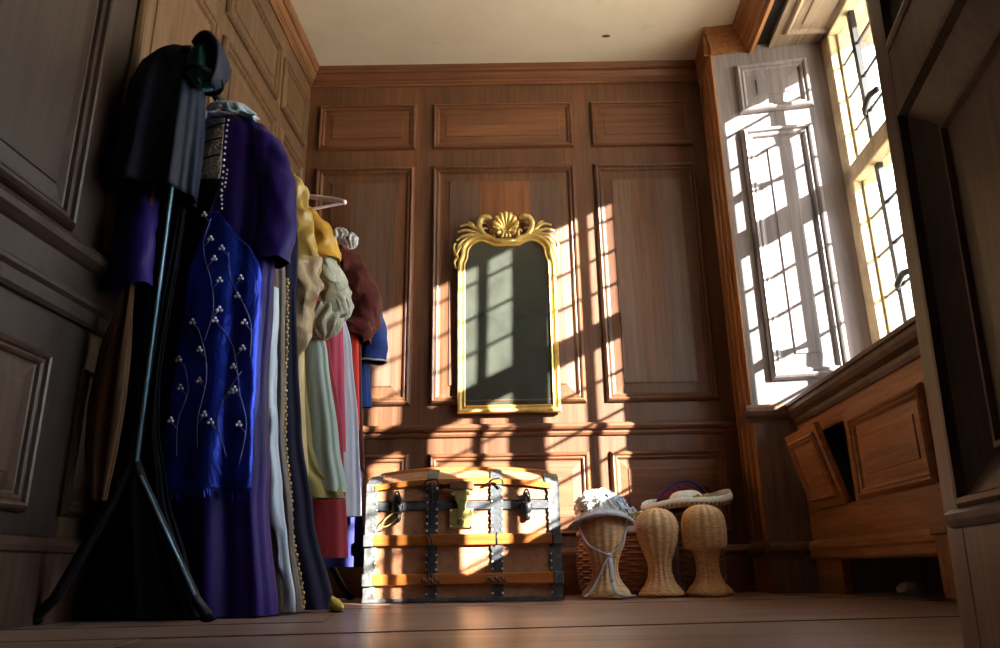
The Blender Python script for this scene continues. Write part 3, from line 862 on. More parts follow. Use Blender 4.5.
# ------------------------------------------------------------------ wicker heads, hats, basket
def wicker_lathe(m, prof, rows, seg=72, stakes=24, amp=.0022, sx=1., sy=1., jaw=None):
    """prof: (z, r); rows of weave alternately over and under the stakes"""
    T = [(z, r) for z, r in prof]
    # arc-length resample
    P = smooth_pts([Vector((r, 0, z)) for z, r in T], 10)
    L = [0]
    for a, b in zip(P, P[1:]): L.append(L[-1]+(b-a).length)
    n = rows*2; vs = []; fs = []
    for i in range(n+1):
        s = L[-1]*i/n; k = 0
        while k < len(L)-2 and L[k+1] < s: k += 1
        q = (s-L[k])/(L[k+1]-L[k]+1e-9); p = P[k].lerp(P[k+1], q)
        row = i//2
        for j in range(seg):
            a = 2*PI*j/seg
            w = amp*(.85*math.cos(stakes*a)+.35*math.cos(stakes*a+PI*(row % 2))*(i % 2))
            rr = max(.002, p.x+w+(amp*.35 if i % 2 else -amp*.35))
            x = rr*math.cos(a)*sx; y = rr*math.sin(a)*sy; z = p.z
            if jaw: x, y, z = jaw(x, y, z)
            vs.append((x, y, z))
    for i in range(n):
        for j in range(seg):
            j2 = (j+1) % seg; fs.append((i*seg+j, i*seg+j2, (i+1)*seg+j2, (i+1)*seg+j))
    fs.append(tuple(range(seg))[::-1]); fs.append(tuple(n*seg+j for j in range(seg)))
    m.add(vs, fs)

def make_head(loc, label, prof, rz, sx=1., sy=1.05, jaw=None, stakes=16, base=.082):
    t = thing('wicker_hat_stand', label, 'hat stand', loc, rz, 'wicker hat stands by the back wall')
    m = MB(); wicker_lathe(m, prof, 76, 128, stakes, .0022, sx, sy, jaw); m.build('head', M['wicker'], t, True)
    m = MB()
    nn = 22
    for k in range(nn):
        a0 = 2*PI*k/nn
        for r, z, rad in ((base-.004, .008, .006),):
            pts = [((r+.004*math.sin(PI*i/3))*math.cos(a0+.45*i/3)*sx, (r+.004*math.sin(PI*i/3))*math.sin(a0+.45*i/3)*sy, z+.004*math.cos(PI*i/3)) for i in range(4)]
            tube(m, pts, rad*.75, 6)
    m.build('braided_foot', M['wicker'], t, True)
    return t
HZ = .002
make_head((.360, 2.86, HZ), 'wicker head wearing the white flowered bonnet, nearest the trunk',
          [(.0,.082),(.02,.080),(.045,.060),(.075,.046),(.11,.045),(.15,.058),(.175,.070),(.20,.076),(.24,.078),(.275,.068),(.30,.045),(.312,.01)], .3)
make_head((.566, 2.92, HZ), 'bare rounded wicker head in the middle of the three',
          [(.0,.074),(.02,.071),(.045,.052),(.08,.040),(.115,.041),(.15,.053),(.20,.069),(.245,.074),(.28,.062),(.30,.038),(.308,.008)], .9, stakes=14, base=.076)
def jaw(x, y, z):
    k = max(0, min(1, (z-.150)/.012)) * (1 if z < .36 else 1)
    f = max(0, -x*.75-y*.6)/.08
    return x-.010*k*f, y-.012*k*f, z
make_head((.742, 2.93, HZ), 'square-chinned wicker head under the wide pale hat, furthest right',
          [(.0,.080),(.02,.075),(.045,.052),(.08,.040),(.12,.041),(.150,.048),(.158,.055),(.165,.072),(.20,.077),(.245,.077),(.28,.071),(.302,.055),(.315,.03),(.319,.006)], .2, jaw=jaw, stakes=16, base=.080)

# dark basket
def make_basket():
    t = thing('wicker_basket', 'dark woven oval basket standing behind the three wicker heads', 'basket', (.585, 3.185, .002))
    m = MB(); rows = 20; seg = 120; stakes = 30; vs = []; fs = []
    n = rows*4
    for i in range(n+1):
        z = .225*i/n; row = i//4; ph = (i % 4)/4
        for j in range(seg):
            a = 2*PI*j/seg
            bulge = 1+.06*math.sin(PI*min(1, z/.225))
            w = .006*math.cos(stakes*a/2+PI*(row % 2))*math.sin(PI*ph)+.004*math.sin(PI*ph)
            vs.append(((.275*bulge+w)*math.cos(a), (.145*bulge+w)*math.sin(a), z))
    for i in range(n):
        for j in range(seg):
            j2 = (j+1) % seg; fs.append((i*seg+j, i*seg+j2, (i+1)*seg+j2, (i+1)*seg+j))
    fs.append(tuple(range(seg))[::-1])
    m.add(vs, fs); solid(m.build('basket_wall', M['wicker_dark'], t, True), .006, -1)
    m = MB(); rr = [(.283*math.cos(2*PI*i/60), .152*math.sin(2*PI*i/60), .228+.003*math.sin(i*1.6)) for i in range(61)]
    tube(m, rr, .010, 8, cap=False); m.build('rim', M['wicker_dark'], t, True)
make_basket()
# cloth heaped in the basket, supports the hats
m = MB()
vs = []; fs = []; na, nr = 48, 10
for i in range(nr+1):
    for k in range(na):
        a = 2*PI*k/na; r = i/nr
        z = .235+.05*(1-r*r)+.016*noise.noise(Vector((math.cos(a)*r*3, math.sin(a)*r*3, 1.3)))*(1-r*.4) - (.03*r**6)
        vs.append((.585+.262*r*math.cos(a), 3.185+.132*r*math.sin(a), z))
for i in range(nr):
    for k in range(na):
        k2 = (k+1) % na; fs.append((i*na+k, (i+1)*na+k, (i+1)*na+k2, i*na+k2))
m.add(vs, fs)
o = m.build('folded_cloth', M['lilac_cloth'], None, True, (.585, 3.185, .2)); o.location = (.585, 3.185, .2)
tag(o, 'dull lilac cloth heaped inside the dark basket', 'cloth')
m = MB()
tube(m, smooth_pts([(.652,3.015,.20),(.654,3.01,.15),(.651,3.012,.09),(.653,3.012,.03),(.651,3.012,.012)],6), .008, 8, .3)
tube(m, smooth_pts([(.640,3.02,.21),(.645,3.015,.14),(.664,3.015,.07),(.668,3.015,.012)],6), .008, 8, .3)
tag(m.build('lilac_ribbon', M['lilac_cloth'], None, True), 'dull lilac ribbon ends hanging between the middle and right wicker heads', 'ribbon')

def disc_hat(name, label, loc, R, crown_r, crown_h, mat, mcrown, band=None, upturn=.03, tilt=(0,0,0), flat=.85, wav=.004):
    t = thing(name, label, 'hat', loc); t.rotation_euler = tilt
    m = MB(); na, nr = 64, 12; vs = []; fs = []
    for i in range(nr+1):
        r = crown_r*.9+(R-crown_r*.9)*i/nr; q = i/nr
        for k in range(na):
            a = 2*PI*k/na
            z = upturn*q**3+wav*math.sin(3*a+1)*q*2
            vs.append((r*math.cos(a), r*flat*math.sin(a), z))
    for i in range(nr):
        for k in range(na):
            k2 = (k+1) % na; fs.append((i*na+k, (i+1)*na+k, (i+1)*na+k2, i*na+k2))
    m.add(vs, fs); solid(m.build('brim', mat, t, True), .004, 0)
    m = MB(); vs = []; fs = []; nr = 10
    for i in range(nr+1):
        a_ = PI/2*i/nr
        for k in range(na):
            a = 2*PI*k/na; r = crown_r*math.cos(a_)**.6 if i < nr else 0.001
            vs.append((r*math.cos(a), r*flat*math.sin(a), crown_h*math.sin(a_)))
    for i in range(nr):
        for k in range(na):
            k2 = (k+1) % na; fs.append((i*na+k, i*na+k2, (i+1)*na+k2, (i+1)*na+k))
    m.add(vs, fs); m.build('crown', mcrown, t, True)
    return t
# wide pale sun hat
def sun_hat():
    t = disc_hat('sun_hat', 'wide pale straw hat with dark stitched edge lying behind the wicker heads on the basket', (.735, 3.135, .331), .170, .075, .062, M['straw'], M['straw'], flat=.80, upturn=.004, tilt=(math.radians(5), math.radians(-5), 0))
    m = MB(); na = 64; vs = []; fs = []
    R, fl = .170, .80
    for k in range(na):
        a = 2*PI*k/na
        hgt = .020+.012*max(0, math.cos(a))
        wv = .004*math.sin(3*a+1)*2
        for (dr, dz) in ((0, .010), (.008, .010-.006), (.012, .010+hgt*.4), (.006, .010+hgt)):
            vs.append(((R+dr)*math.cos(a), (R+dr)*fl*math.sin(a), dz+wv))
    for k in range(na):
        k2 = (k+1) % na
        for c in range(3): fs.append((k*4+c, k2*4+c, k2*4+c+1, k*4+c+1))
    m.add(vs, fs); solid(m.build('rolled_edge', M['straw'], t, True), .004, 0)
    m = MB(); ns = 60
    for k in range(ns):
        a = 2*PI*k/ns; a2 = a+.035
        wv = .008*math.sin(3*a+1)
        p = [((R+.010)*math.cos(a), (R+.010)*fl*math.sin(a), .004+wv), ((R+.0135)*math.cos(a2), (R+.0135)*fl*math.sin(a2), .013+wv)]
        tube(m, p, .0022, 5)
    st = m.build('edge_stitching', M['stitch'], t); 
    m = MB(); rr = []
    for k in range(41):
        a = 2*PI*k/40; rr.append((.079*math.cos(a), .079*.80*math.sin(a), .022+.004*math.sin(5*a)))
    tube(m, rr, [.011+.004*math.sin(7*k) for k in range(41)], 8, .5, cap=False)
    for k in range(5): ball(m, (.02+.012*k, -.072, .030+.006*math.sin(k*2.2)), .011, 8, 5)
    m.build('hat_band', M['ribbon_y'], t, True)
    return t
sun_hat()
# burgundy hat behind
def burgundy_hat():
    t = thing('velvet_hat', 'burgundy velvet hat with a dark blue wired edge on top of the basket', 'hat', (.735, 3.25, .332))
    t.rotation_euler = (math.radians(-8), math.radians(4), .2)
    m = MB(); na, nr = 56, 12; vs = []; fs = []
    for i in range(nr+1):
        a_ = PI/2*i/nr
        for k in range(na):
            a = 2*PI*k/na; r = .100*math.cos(a_)*(1+.04*math.sin(9*a))
            vs.append((r*math.cos(a), r*.8*math.sin(a), .092*math.sin(a_)**.85+.004*math.sin(7*a+i)))
    for i in range(nr):
        for k in range(na):
            k2 = (k+1) % na; fs.append((i*na+k, i*na+k2, (i+1)*na+k2, (i+1)*na+k))
    m.add(vs, fs); m.build('crown', M['burgundy'], t, True)
    m = MB(); tube(m, smooth_pts([(-.125,-.05,.0),(-.09,-.062,.05),(-.02,-.062,.094),(.05,-.055,.090),(.105,-.05,.035),(.12,-.048,-.004)],8), .0045, 8); m.build('wired_edge', M['dark_blue'], t, True)
    m = MB(); tube(m, smooth_pts([(.06,-.02,.055),(.09,-.03,.088),(.115,-.03,.082),(.122,-.03,.05)],6), [.006]*10+[.012]*9, 8, .4); m.build('ribbon_loop', M['brown_satin'], t, True)
burgundy_hat()

# flowered bonnet
def bonnet():
    t = thing('straw_bonnet', 'white bonnet heaped with flowers and tied with ribbons on the left wicker head', 'bonnet', (.355, 2.862, .262))
    m = MB(); na, nr = 64, 10; vs = []; fs = []
    def rim(a, q):
        r = .070+(.118-.070)*q
        return (r*math.cos(a)*.97, r*math.sin(a)*.95-.004, .034-.030*q**1.5-.014*math.cos(a)*-.3 - .020*abs(math.cos(a))**2*q + .016*(math.sin(a) < 0)*abs(math.sin(a))*q)
    for i in range(nr+1):
        for k in range(na): vs.append(rim(2*PI*k/na, i/nr))
    for i in range(nr):
        for k in range(na):
            k2 = (k+1) % na; fs.append((i*na+k, (i+1)*na+k, (i+1)*na+k2, i*na+k2))
    m.add(vs, fs); solid(m.build('brim', M['bonnet'], t, True), .004, 0)
    m = MB(); tube(m, [rim(2*PI*k/64, 1.0) for k in range(65)], .0065, 8, cap=False); m.build('brim_binding', M['bonnet'], t, True)
    m = MB(); ball(m, (0, .01, .028), .078, 32, 14, (1, 1, .75)); m.build('crown', M['bonnet'], t, True)
    # flowers
    fm = MB(); 
    for k in range(6):
        a = 2*PI*k/6; ca_, sa_ = math.cos(a), math.sin(a)
        vs = [(0,0,0)]; 
        for (r, w, z) in ((.010,.006,.003),(.018,.009,.006),(.024,.006,.004)):
            vs += [(r*ca_-w*sa_, r*sa_+w*ca_, z), (r*ca_+w*sa_, r*sa_-w*ca_, z)]
        fm.add(vs, [(0,2,1),(1,2,4,3),(3,4,6,5)])
    for k in range(5):
        a = 2*PI*k/5+.3; ca_, sa_ = math.cos(a), math.sin(a)
        vs = [(0,0,.002)]
        for (r, w, z) in ((.007,.005,.008),(.012,.006,.013),(.015,.004,.014)):
            vs += [(r*ca_-w*sa_, r*sa_+w*ca_, z), (r*ca_+w*sa_, r*sa_-w*ca_, z)]
        fm.add(vs, [(0,2,1),(1,2,4,3),(3,4,6,5)])
    f0 = fm.build('flower', M['petal'], t); fme = f0.data; bpy.data.objects.remove(f0)
    fme_b = fme.copy(); fme_b.materials.clear(); fme_b.materials.append(M['petal_blue'])
    random.seed(5)
    for k in range(34):
        a = random.uniform(0, 2*PI); e = random.uniform(.15, 1.25)
        x = .084*math.cos(a)*math.cos(e); y = .010+.084*math.sin(a)*math.cos(e); z = .030+.066*math.sin(e)
        o = bpy.data.objects.new('flower', fme_b if (x > .03 and random.random() < .6) else fme); COL.objects.link(o); o.parent = t
        o.location = (x, y, z); s = random.uniform(1.0, 1.7); o.scale = (s, s, s)
        o.rotation_mode = 'QUATERNION'
        o.rotation_quaternion = Vector((x+random.uniform(-.02,.02), y-.01+random.uniform(-.02,.02), (z-.02))).to_track_quat('Z', 'Y')
    for k in range(9):
        a = random.uniform(PI, 2*PI) if k < 6 else random.uniform(-.4, .3); z = .034
        m = MB(); c = Vector((.084*math.cos(a), .085*math.sin(a), z)); dirv = Vector((math.cos(a+.9), math.sin(a+.9), .25))
        side = Vector((0,0,1)).cross(dirv).normalized()
        pts = [c-dirv*.018, c+side*.007, c+dirv*.02, c-side*.007, c+Vector((0,0,.005))]
        m.add(pts, [(0,1,4),(1,2,4),(2,3,4),(3,0,4)]); solid(m.build('leaf', M['leaf'], t), .0012, 0)
    # ribbons: from brim down under the chin, knot, two tails
    m = MB(); kn = (.012, -.078, -.120)
    for s in (-1, 1):
        tube(m, smooth_pts([(s*.092,-.02,.012),(s*.080,-.05,-.035),(s*.055,-.072,-.085),kn],8), [.005]*12+[.007]*13, 8, .4)
    ball(m, kn, .010, 10, 6, (1.2, .8, 1))
    tube(m, smooth_pts([kn,(-.012,-.088,-.155),(-.040,-.098,-.205),(-.066,-.108,-.240),(-.084,-.112,-.2535)],8), [.007]*20+[.009]*13, 8, .35)
    tube(m, smooth_pts([kn,(.016,-.086,-.16),(.018,-.094,-.21),(.030,-.106,-.244),(.062,-.115,-.252),(.088,-.118,-.251)],8), [.008]*20+[.011]*21, 8, .35)
    m.build('ribbon', M['white'], t, True)
    return t
bonnet()
# spray of small blue-white flowers lying beyond the bonnet
t = thing('flower_spray', 'small spray of pale blue flowers with yellow leaves between the bonnet and the pale hat', 'flowers', (.475, 3.02, .25))
m = MB(); tube(m, smooth_pts([(-.05,.02,.02),(-.01,.0,.05),(.05,-.01,.05),(.10,-.01,.045)],6), .003, 6); m.build('stem', M['leaf'], t)
for k in range(9):
    m = MB(); c = (-.05+.017*k, random.uniform(-.02,.02), .045+random.uniform(-.01,.022))
    for q in range(5):
        a = 2*PI*q/5; ball(m, (c[0]+.010*math.cos(a), c[1]-.004, c[2]+.010*math.sin(a)), .008, 7, 4, (1,.5,1))
    m.build('flower', M['petal_blue'] if k % 3 else M['petal'], t, True)
for k in range(6):
    m = MB(); c = Vector((.01+.02*k, -.025, .040+.004*(k % 2))); m.add([c+Vector((-.016,0,0)), c+Vector((0,-.004,.008)), c+Vector((.018,0,.002)), c+Vector((0,.002,-.007))], [(0,1,2,3)]); solid(m.build('leaf', M['leaf'], t), .0012, 0)

# ------------------------------------------------------------------ garment rack
RXT = lambda y: -.855+.051*(y-1.79)
RAILZ = 1.475
def make_rack():
    t = thing('garment_rack', 'black metal garment rack with splayed legs holding the costumes', 'rack', (RXT(1.79), 1.79, 0))
    ox, oy = RXT(1.79), 1.79
    L = lambda x, y, z: (x-ox, y-oy, z)
    def frame_end(y):
        c = RXT(y)
        m = MB(); tube(m, [L(c, y, .34), L(c, y, RAILZ)], .011, 12); tube(m, [L(c, y, RAILZ), L(c, y, RAILZ+.02)], .013, 12); m.build('pole', M['black_metal'], t, True)
        if y < 2:
            m = MB(); tube(m, [L(c+.0085, y-.009, .352), L(c+.0085, y-.009, RAILZ)], .0045, 8); m.build('pole_glint', M['edge_glint'], t, True)  # painted highlight strip along the pole
        for s in (-1, 1):
            m = MB(); 
            pts = [L(c, y, .36), L(c+s*.025, y, .30), L(c+s*.175, y, .045), L(c+s*.205, y, .014)] if s > 0 else [L(c, y, .36), L(c-.03, y, .28), L(c-.135, y, .055), L(c-.175, y, .014)]
            tube(m, pts, [.012,.016,.016,.014], 10, .8); lg = m.build('leg', M['black_metal'], t, True)
            if y < 2 and s > 0:
                m = MB(); tube(m, [L(c+.026, y-.016, .318), L(c+.178, y-.016, .058)], .0035, 6); m.build('leg_glint', M['edge_glint'], lg, True)  # painted highlight strip along the leg
            q = pts[-1]
            m = MB(); ball(m, (q[0], q[1], .010), .016, 10, 6, (1.2,1,.6)); m.build('rubber_foot', M['black'], lg, True)
    frame_end(1.79); frame_end(3.08)
    m = MB(); tube(m, [L(RXT(1.77), 1.77, RAILZ), L(RXT(3.10), 3.10, RAILZ)], .0135, 12); m.build('rail', M['black_metal'], t, True)
make_rack()

# ------------------------------------------------------------------ garments
def hanger(mat, y, label, w=.19, drop=.055, rz=0, hookmat=None, th=1.0):
    t = thing('clothes_hanger', label, 'hanger', (RXT(y), y, RAILZ), rz, 'hangers on the rack')
    m = MB()
    zc = -.052
    tube(m, smooth_pts([(-w,0,zc-drop),(-w*.8,0,zc-drop*.72),(-.03,0,zc-.004),(0,0,zc),(.03,0,zc-.004),(w*.8,0,zc-drop*.72),(w,0,zc-drop)],6), .0075*th, 8, .75)
    tube(m, [(-w*.97,0,zc-drop),(0,0,zc-drop-.016),(w*.97,0,zc-drop-.002)], .0055, 8)
    m.build('shoulder_bar', mat, t, True)
    m = MB(); pts = [(0,0,zc),(0,0,-.022)]+[(0, .0165*math.cos(a), .0165*math.sin(a)) for a in [math.radians(-90-25*k) for k in range(0, 10)]]
    tube(m, pts, .0024, 6); m.build('hook', hookmat or M['white_plastic'], t, True)
    return t

def loft(tab, zs, seg=96, fold=(0,0), nf=9, ph=0., warp=0., seed=0, dep=.65):
    """tab rows: (z, half width, half depth, x offset, y offset). fold = (amount at top, amount at hem)"""
    m = MB(); vs = []; fs = []
    z0, z1 = zs[0], zs[-1]
    for i, z in enumerate(zs):
        a, b, xo, yo = lerp_table(tab, z); b *= dep
        t = (z0-z)/(z0-z1+1e-9)
        am = fold[0]+(fold[1]-fold[0])*t
        for k in range(seg):
            q = 2*PI*k/seg
            cx, sy = math.cos(q), math.sin(q)
            ex = .75
            x = a*math.copysign(abs(cx)**ex, cx); y = b*math.copysign(abs(sy)**ex, sy)
            f = math.sin(nf*q+ph+.7*math.sin(3*t+seed)+.5*math.sin(2*q+seed))+.45*math.sin((nf*2+1)*q+1.7*seed+t)
            r = am*f
            nzv = noise.noise(Vector((x*5+seed*3.1, y*5, z*4)))*warp
            x += (r*.35+nzv*.5)*cx; y += (r+nzv)*(sy if abs(sy) > .25 else math.copysign(.25+0*sy, sy))
            vs.append((x+xo, y+yo, z))
    n = len(zs)
    for i in range(n-1):
        for k in range(seg):
            k2 = (k+1) % seg; fs.append((i*seg+k, (i+1)*seg+k, (i+1)*seg+k2, i*seg+k2))
    fs.append(tuple(range(seg)))
    m.add(vs, fs); return m

def zs(a, b, n): return [a+(b-a)*i/n for i in range(n+1)]

def sleeve(pts, rad, flat=.55, seg=24, crumple=.008, seed=1, n=8, open_end=True):
    P = smooth_pts(pts, n); k = len(P)
    R = []
    for i in range(k):
        t = i/(k-1)*(len(rad)-1); j = min(int(t), len(rad)-2); R.append(rad[j]+(rad[j+1]-rad[j])*(t-j))
    m = MB(); tube(m, P, R, seg, flat, cap=False, ref=Vector((0,1,0)))
    for i, p in enumerate(m.v):
        q = Vector(p); d = noise.noise_vector(q*16+Vector((seed*7.3, 0, 0)))*crumple+noise.noise_vector(q*38+Vector((seed*3.3, 1, 0)))*crumple*.4
        m.v[i] = tuple(q+d)
    return m

def garment(name, label, cat, y, dx=0.):
    return thing(name, label, cat, (RXT(y)+dx, y, 0), 0, 'costumes hanging on the garment rack')

# --- 1 long purple robe with a blue embroidered front
YR = 2.0
rb = garment('hanging_robe', 'long purple robe with blue embroidered front panel, nearest the rack pole', 'robe', YR, .025)
R0 = RXT(YR)
robe_tab = [(1.402,.055,.030,.010,0),(1.385,.10,.040,.010,0),(1.345,.135,.055,.008,0),(1.26,.160,.068,.0,0),(1.10,.178,.075,.0,0),(.90,.185,.080,.0,0),(.60,.190,.088,.002,0),(.30,.198,.095,.010,0),(.004,.232,.105,.022,0)]
body = loft(robe_tab, zs(1.402, .004, 56), 160, (.002,.014), 8, .4, .012, 2, .72)
body.build('robe_body', M['purple'], rb, True)
def robe_front(x, z):
    """y of the robe's front at local x, z (negative = towards the camera)"""
    a, b, xo, yo = lerp_table(robe_tab, z)
    c = max(-1, min(1, (x-xo)/a)); cx = math.copysign(abs(c)**(1/.75), c)
    s = math.sqrt(max(0, 1-cx*cx))
    return yo-b*s**.75
from mathutils.bvhtree import BVHTree
_bvh = BVHTree.FromPolygons([Vector(v) for v in body.v], [f for f in body.f if len(f) == 4])
def hit_front(x, z, off=.004):
    h = _bvh.ray_cast(Vector((x, -1.0, z)), Vector((0, 1, 0)))
    if h[0] is None: return robe_front(x, z)-off
    return h[0].y-off
# sleeves of the robe
s_r = sleeve([(.07,0,1.365),(.125,-.005,1.30),(.165,-.01,1.19),(.182,-.015,1.05),(.180,-.02,.925)], [.036,.052,.060,.058,.062], .75, 32, .010, 3)
s_r.build('sleeve', M['purple'], rb, True)
s_l = sleeve([(-.125,-.02,1.345),(-.150,-.06,1.25),(-.150,-.12,1.12),(-.145,-.15,.98),(-.13,-.16,.80)], [.05,.055,.055,.05,.055], .7, 32, .012, 5)
s_l.build('sleeve', M['purple'], rb, True)
# bodice insert, collar, beads
def front_patch(poly_rows, off, mat, name, nx=14, rough=0., seed=0, parent=rb):
    """poly_rows: (z, x0, x1) from top to bottom"""
    T = sorted(poly_rows, key=lambda r: -r[0]); m = MB(); vs = []; fs = []; nz_ = max(8, int((T[0][0]-T[-1][0])/.012))
    for i in range(nz_+1):
        z = T[0][0]+(T[-1][0]-T[0][0])*i/nz_
        x0, x1 = lerp_table(T, z)
        for k in range(nx+1):
            x = x0+(x1-x0)*k/nx
            y = hit_front(x, z, off)-rough*(.5+.5*noise.noise(Vector((x*22+seed, z*9, seed))))
            vs.append((x, y, z))
    for i in range(nz_):
        for k in range(nx):
            a = i*(nx+1)+k; fs.append((a, a+nx+1, a+nx+2, a+1))
    m.add(vs, fs); return solid(m.build(name, mat, parent, True), .003, 1)
front_patch([(1.375,-.030,.022),(1.30,-.030,.028),(1.20,-.030,.034),(1.165,-.028,.034)], .010, M['brocade'], 'bodice_insert')
m = MB()
for z in (1.345, 1.292, 1.235):
    tube(m, [(x, hit_front(x, z, .016), z+.006*math.sin(x*60)) for x in (-.028,-.014,0,.014,.028)], .004, 6, .5)
m.build('bodice_lacing', M['black'], rb, True)
front_patch([(1.165,-.035,.040),(1.05,-.05,.022),(.90,-.05,-.012)], .008, M['black'], 'dark_front')
# blue panel
front_patch([(1.055,.020,.048),(1.00,.010,.085),(.95,-.004,.140),(.90,-.015,.165),(.86,-.020,.172),(.70,-.026,.178),(.50,-.036,.185),(.295,-.048,.195)], .010, M['blue_panel'], 'embroidered_panel', 22, .012, 4)
pan = [o for o in bpy.data.objects if o.name.startswith('embroidered_panel')][0]
random.seed(21)
stems = MB()
vines = [[(.035,1.03),(.02,.96),(.035,.90),(.06,.84),(.075,.76),(.055,.68)], [(.10,.93),(.115,.85),(.15,.80),(.185,.73),(.19,.64)], [(.03,.72),(.06,.65),(.075,.57),(.06,.48),(.07,.40)],
         [(.17,.60),(.13,.54),(.12,.46),(.15,.38)], [(.0,.62),(.02,.55),(.0,.47),(.01,.38)], [(.10,.72),(.14,.66),(.17,.55),(.20,.46),(.19,.36)]]
for vn in vines:
    P = smooth_pts([(x*.86, 0, z) for x, z in vn], 5)
    tube(stems, [(p.x, hit_front(p.x, p.z, .024), p.z) for p in P], .0012, 5)
    for i in range(1, len(P), 5):
        p = P[i]; sx_ = (random.choice((-1, 1)) if p.x < .14 else -1)*.018
        q = [(p.x+sx_*t_, hit_front(p.x+sx_*t_, p.z+.02*t_, .024), p.z+.02*t_) for t_ in (0,.5,1)]
        tube(stems, q, .001, 5)
        cx, cz = q[-1][0], q[-1][2]
        if cx > .165: continue
        sprays = MB()
        for (dx, dz) in ((-.005,0),(.005,0),(0,.008)):
            ball(sprays, (cx+dx, hit_front(cx+dx, cz+dz, .026), cz+dz), .0042, 7, 5)
        sprays.build('embroidered_berries', M['pearl'], pan, True)
stems.build('embroidered_stem', M['thread'], pan, True)
m = MB()
for k in range(14):
    z = 1.368-.02*k; x = .032+.0009*k
    ball(m, (x, hit_front(x, z, .010), z), .0036, 7, 5)
for k in range(10):
    z = 1.07+.014*k; x = .050-.0016*k*(k < 5)
    ball(m, (x, hit_front(x, z, .008), z), .003, 7, 5)
m.build('pearl_trim', M['pearl'], rb, True)
m = MB()
for s in (1,):
    P = [(-.048,1.165),(-.055,1.0),(-.045,.90),(-.020,.885),(-.03,.75),(-.045,.55),(-.05,.30)]
    Q = smooth_pts([(x, 0, z) for x, z in P], 6)
    tube(m, [(p.x, hit_front(p.x, p.z, .008), p.z) for p in Q], .0028, 6)
m.build('front_edge', M['purple'], rb, True)
# fringe at the foot of the blue panel
m = MB()
for k in range(40):
    x = -.046+.238*k/39; z0 = .297+random.uniform(-.004,.004); l = random.uniform(.008,.026)
    tube(m, [(x, hit_front(x, z0, .016), z0), (x+random.uniform(-.004,.004), hit_front(x, z0-l, .013), z0-l)], .0018, 5)
m.build('fringe', M['blue_panel'], pan)
m = MB(); 
vs = []; fs = []; nk = 46
for k in range(nk+1):
    t_ = k/nk; a = PI*.95-PI*1.9*t_ 
    x = .055*math.cos(a)*1.0+.012; y = -.012-.035*math.sin(a)*.8
    ru = .010*math.sin(k*1.9)
    for j in range(5):
        q = j/4
        vs.append((x*(1+q*.55)+ru*q, y*(1+q*.5)-.004+ru*q*.5, 1.402+.034*(1-q)-.010*q+.006*math.sin(k*1.3)*q))
for k in range(nk):
    for j in range(4):
        a = k*5+j; fs.append((a, a+1, a+6, a+5))
m.add(vs, fs); solid(m.build('collar', M['collar'], rb, True), .002, 0)
hanger(M['white_plastic'], YR, 'white hanger inside the purple robe, only its hook showing on the rail', .15)

# --- black gown beside the pole
YB = 1.90
bg = garment('hanging_gown', 'long black gown hanging just behind the rack pole, left of the embroidered robe', 'gown', YB, -.055)
loft([(1.30,.008,.010,.03,0),(1.0,.010,.012,.036,0),(.6,.012,.014,.020,0),(.45,.030,.022,.016,0),(.30,.055,.026,.030,0),(.10,.085,.03,.075,-.002),(.006,.11,.034,.105,-.004)], zs(1.30,.006,40), 96, (.0005,.007), 7, 1.0, .006, 6).build('skirt', M['black'], bg, True)
m = MB(); tube(m, smooth_pts([(.0,0,1.30),(.01,0,1.39),(.055,-.0,1.455)],5), .010, 8, .4); m.build('strap', M['black'], bg, True)
# brown sleeve beside the wall
bs = garment('hanging_tabard', 'narrow brown satin tabard hanging against the left wall beside the rack pole', 'tabard', 1.845, -.115)
loft([(1.16,.010,.010,.042,0),(1.0,.012,.010,.030,0),(.80,.014,.012,.012,0),(.62,.040,.020,.0,0),(.50,.046,.022,-.002,0),(.40,.042,.020,.0,0),(.27,.018,.014,.012,0)], zs(1.16,.27,26), 48, (.001,.004), 5, .3, .006, 8).build('tabard_cloth', M['brown_satin'], bs, True)
m = MB(); tube(m, smooth_pts([(.045,0,1.16),(.065,0,1.33),(.102,0,1.46)],5), .008, 8, .5); m.build('strap', M['brown_satin'], bs, True)

# --- black cloth hung over the rail end, teal velvet cap under it
hd = thing('hooded_cape', 'black hooded cape draped over the near end of the rack', 'cape', (RXT(1.84), 1.84, -.045), 0, 'costumes hanging on the garment rack')
cape_tab = [(1.565,.012,.02,.0,.0),(1.558,.04,.05,-.015,.0),(1.54,.068,.07,-.038,.0),(1.50,.085,.085,-.053,.0),(1.42,.098,.09,-.062,.0),(1.30,.104,.09,-.066,.0),(1.15,.106,.085,-.067,.0),(1.085,.107,.08,-.067,.0)]
cp = loft(cape_tab, zs(1.565,1.115,30), 110, (.002,.016), 7, 2.2, .010, 9, .9)
# the right side of the hem hangs to a point
for i, p in enumerate(cp.v):
    if p[2] < 1.2:
        k = (1.2-p[2])/.115; sx_ = (p[0]+.062)/.146
        cp.v[i] = (p[0], p[1], p[2]-.030*k*max(0, sx_)+.012*k*max(0, -sx_))
solid(cp.build('cape_cloth', M['navy'], hd, True), .003, -1)
m = MB(); vs = []; fs = []; nk, nj = 24, 8
for k in range(nk+1):
    a = math.radians(128-190*k/nk)
    for j in range(nj+1):
        q = j/nj; w = .055*math.sin(PI*(k+3)/(nk+6))
        vs.append((.052+(.050+.006*math.sin(PI*q))*math.cos(a), -.06+(q-.5)*2*w, 1.477+(.074+.006*math.sin(PI*q))*math.sin(a)))
for k in range(nk):
    for j in range(nj):
        a = k*(nj+1)+j; fs.append((a, a+nj+1, a+nj+2, a+1))
m.add(vs, fs); solid(m.build('hood_edge', M['navy'], hd, True), .010, 0)
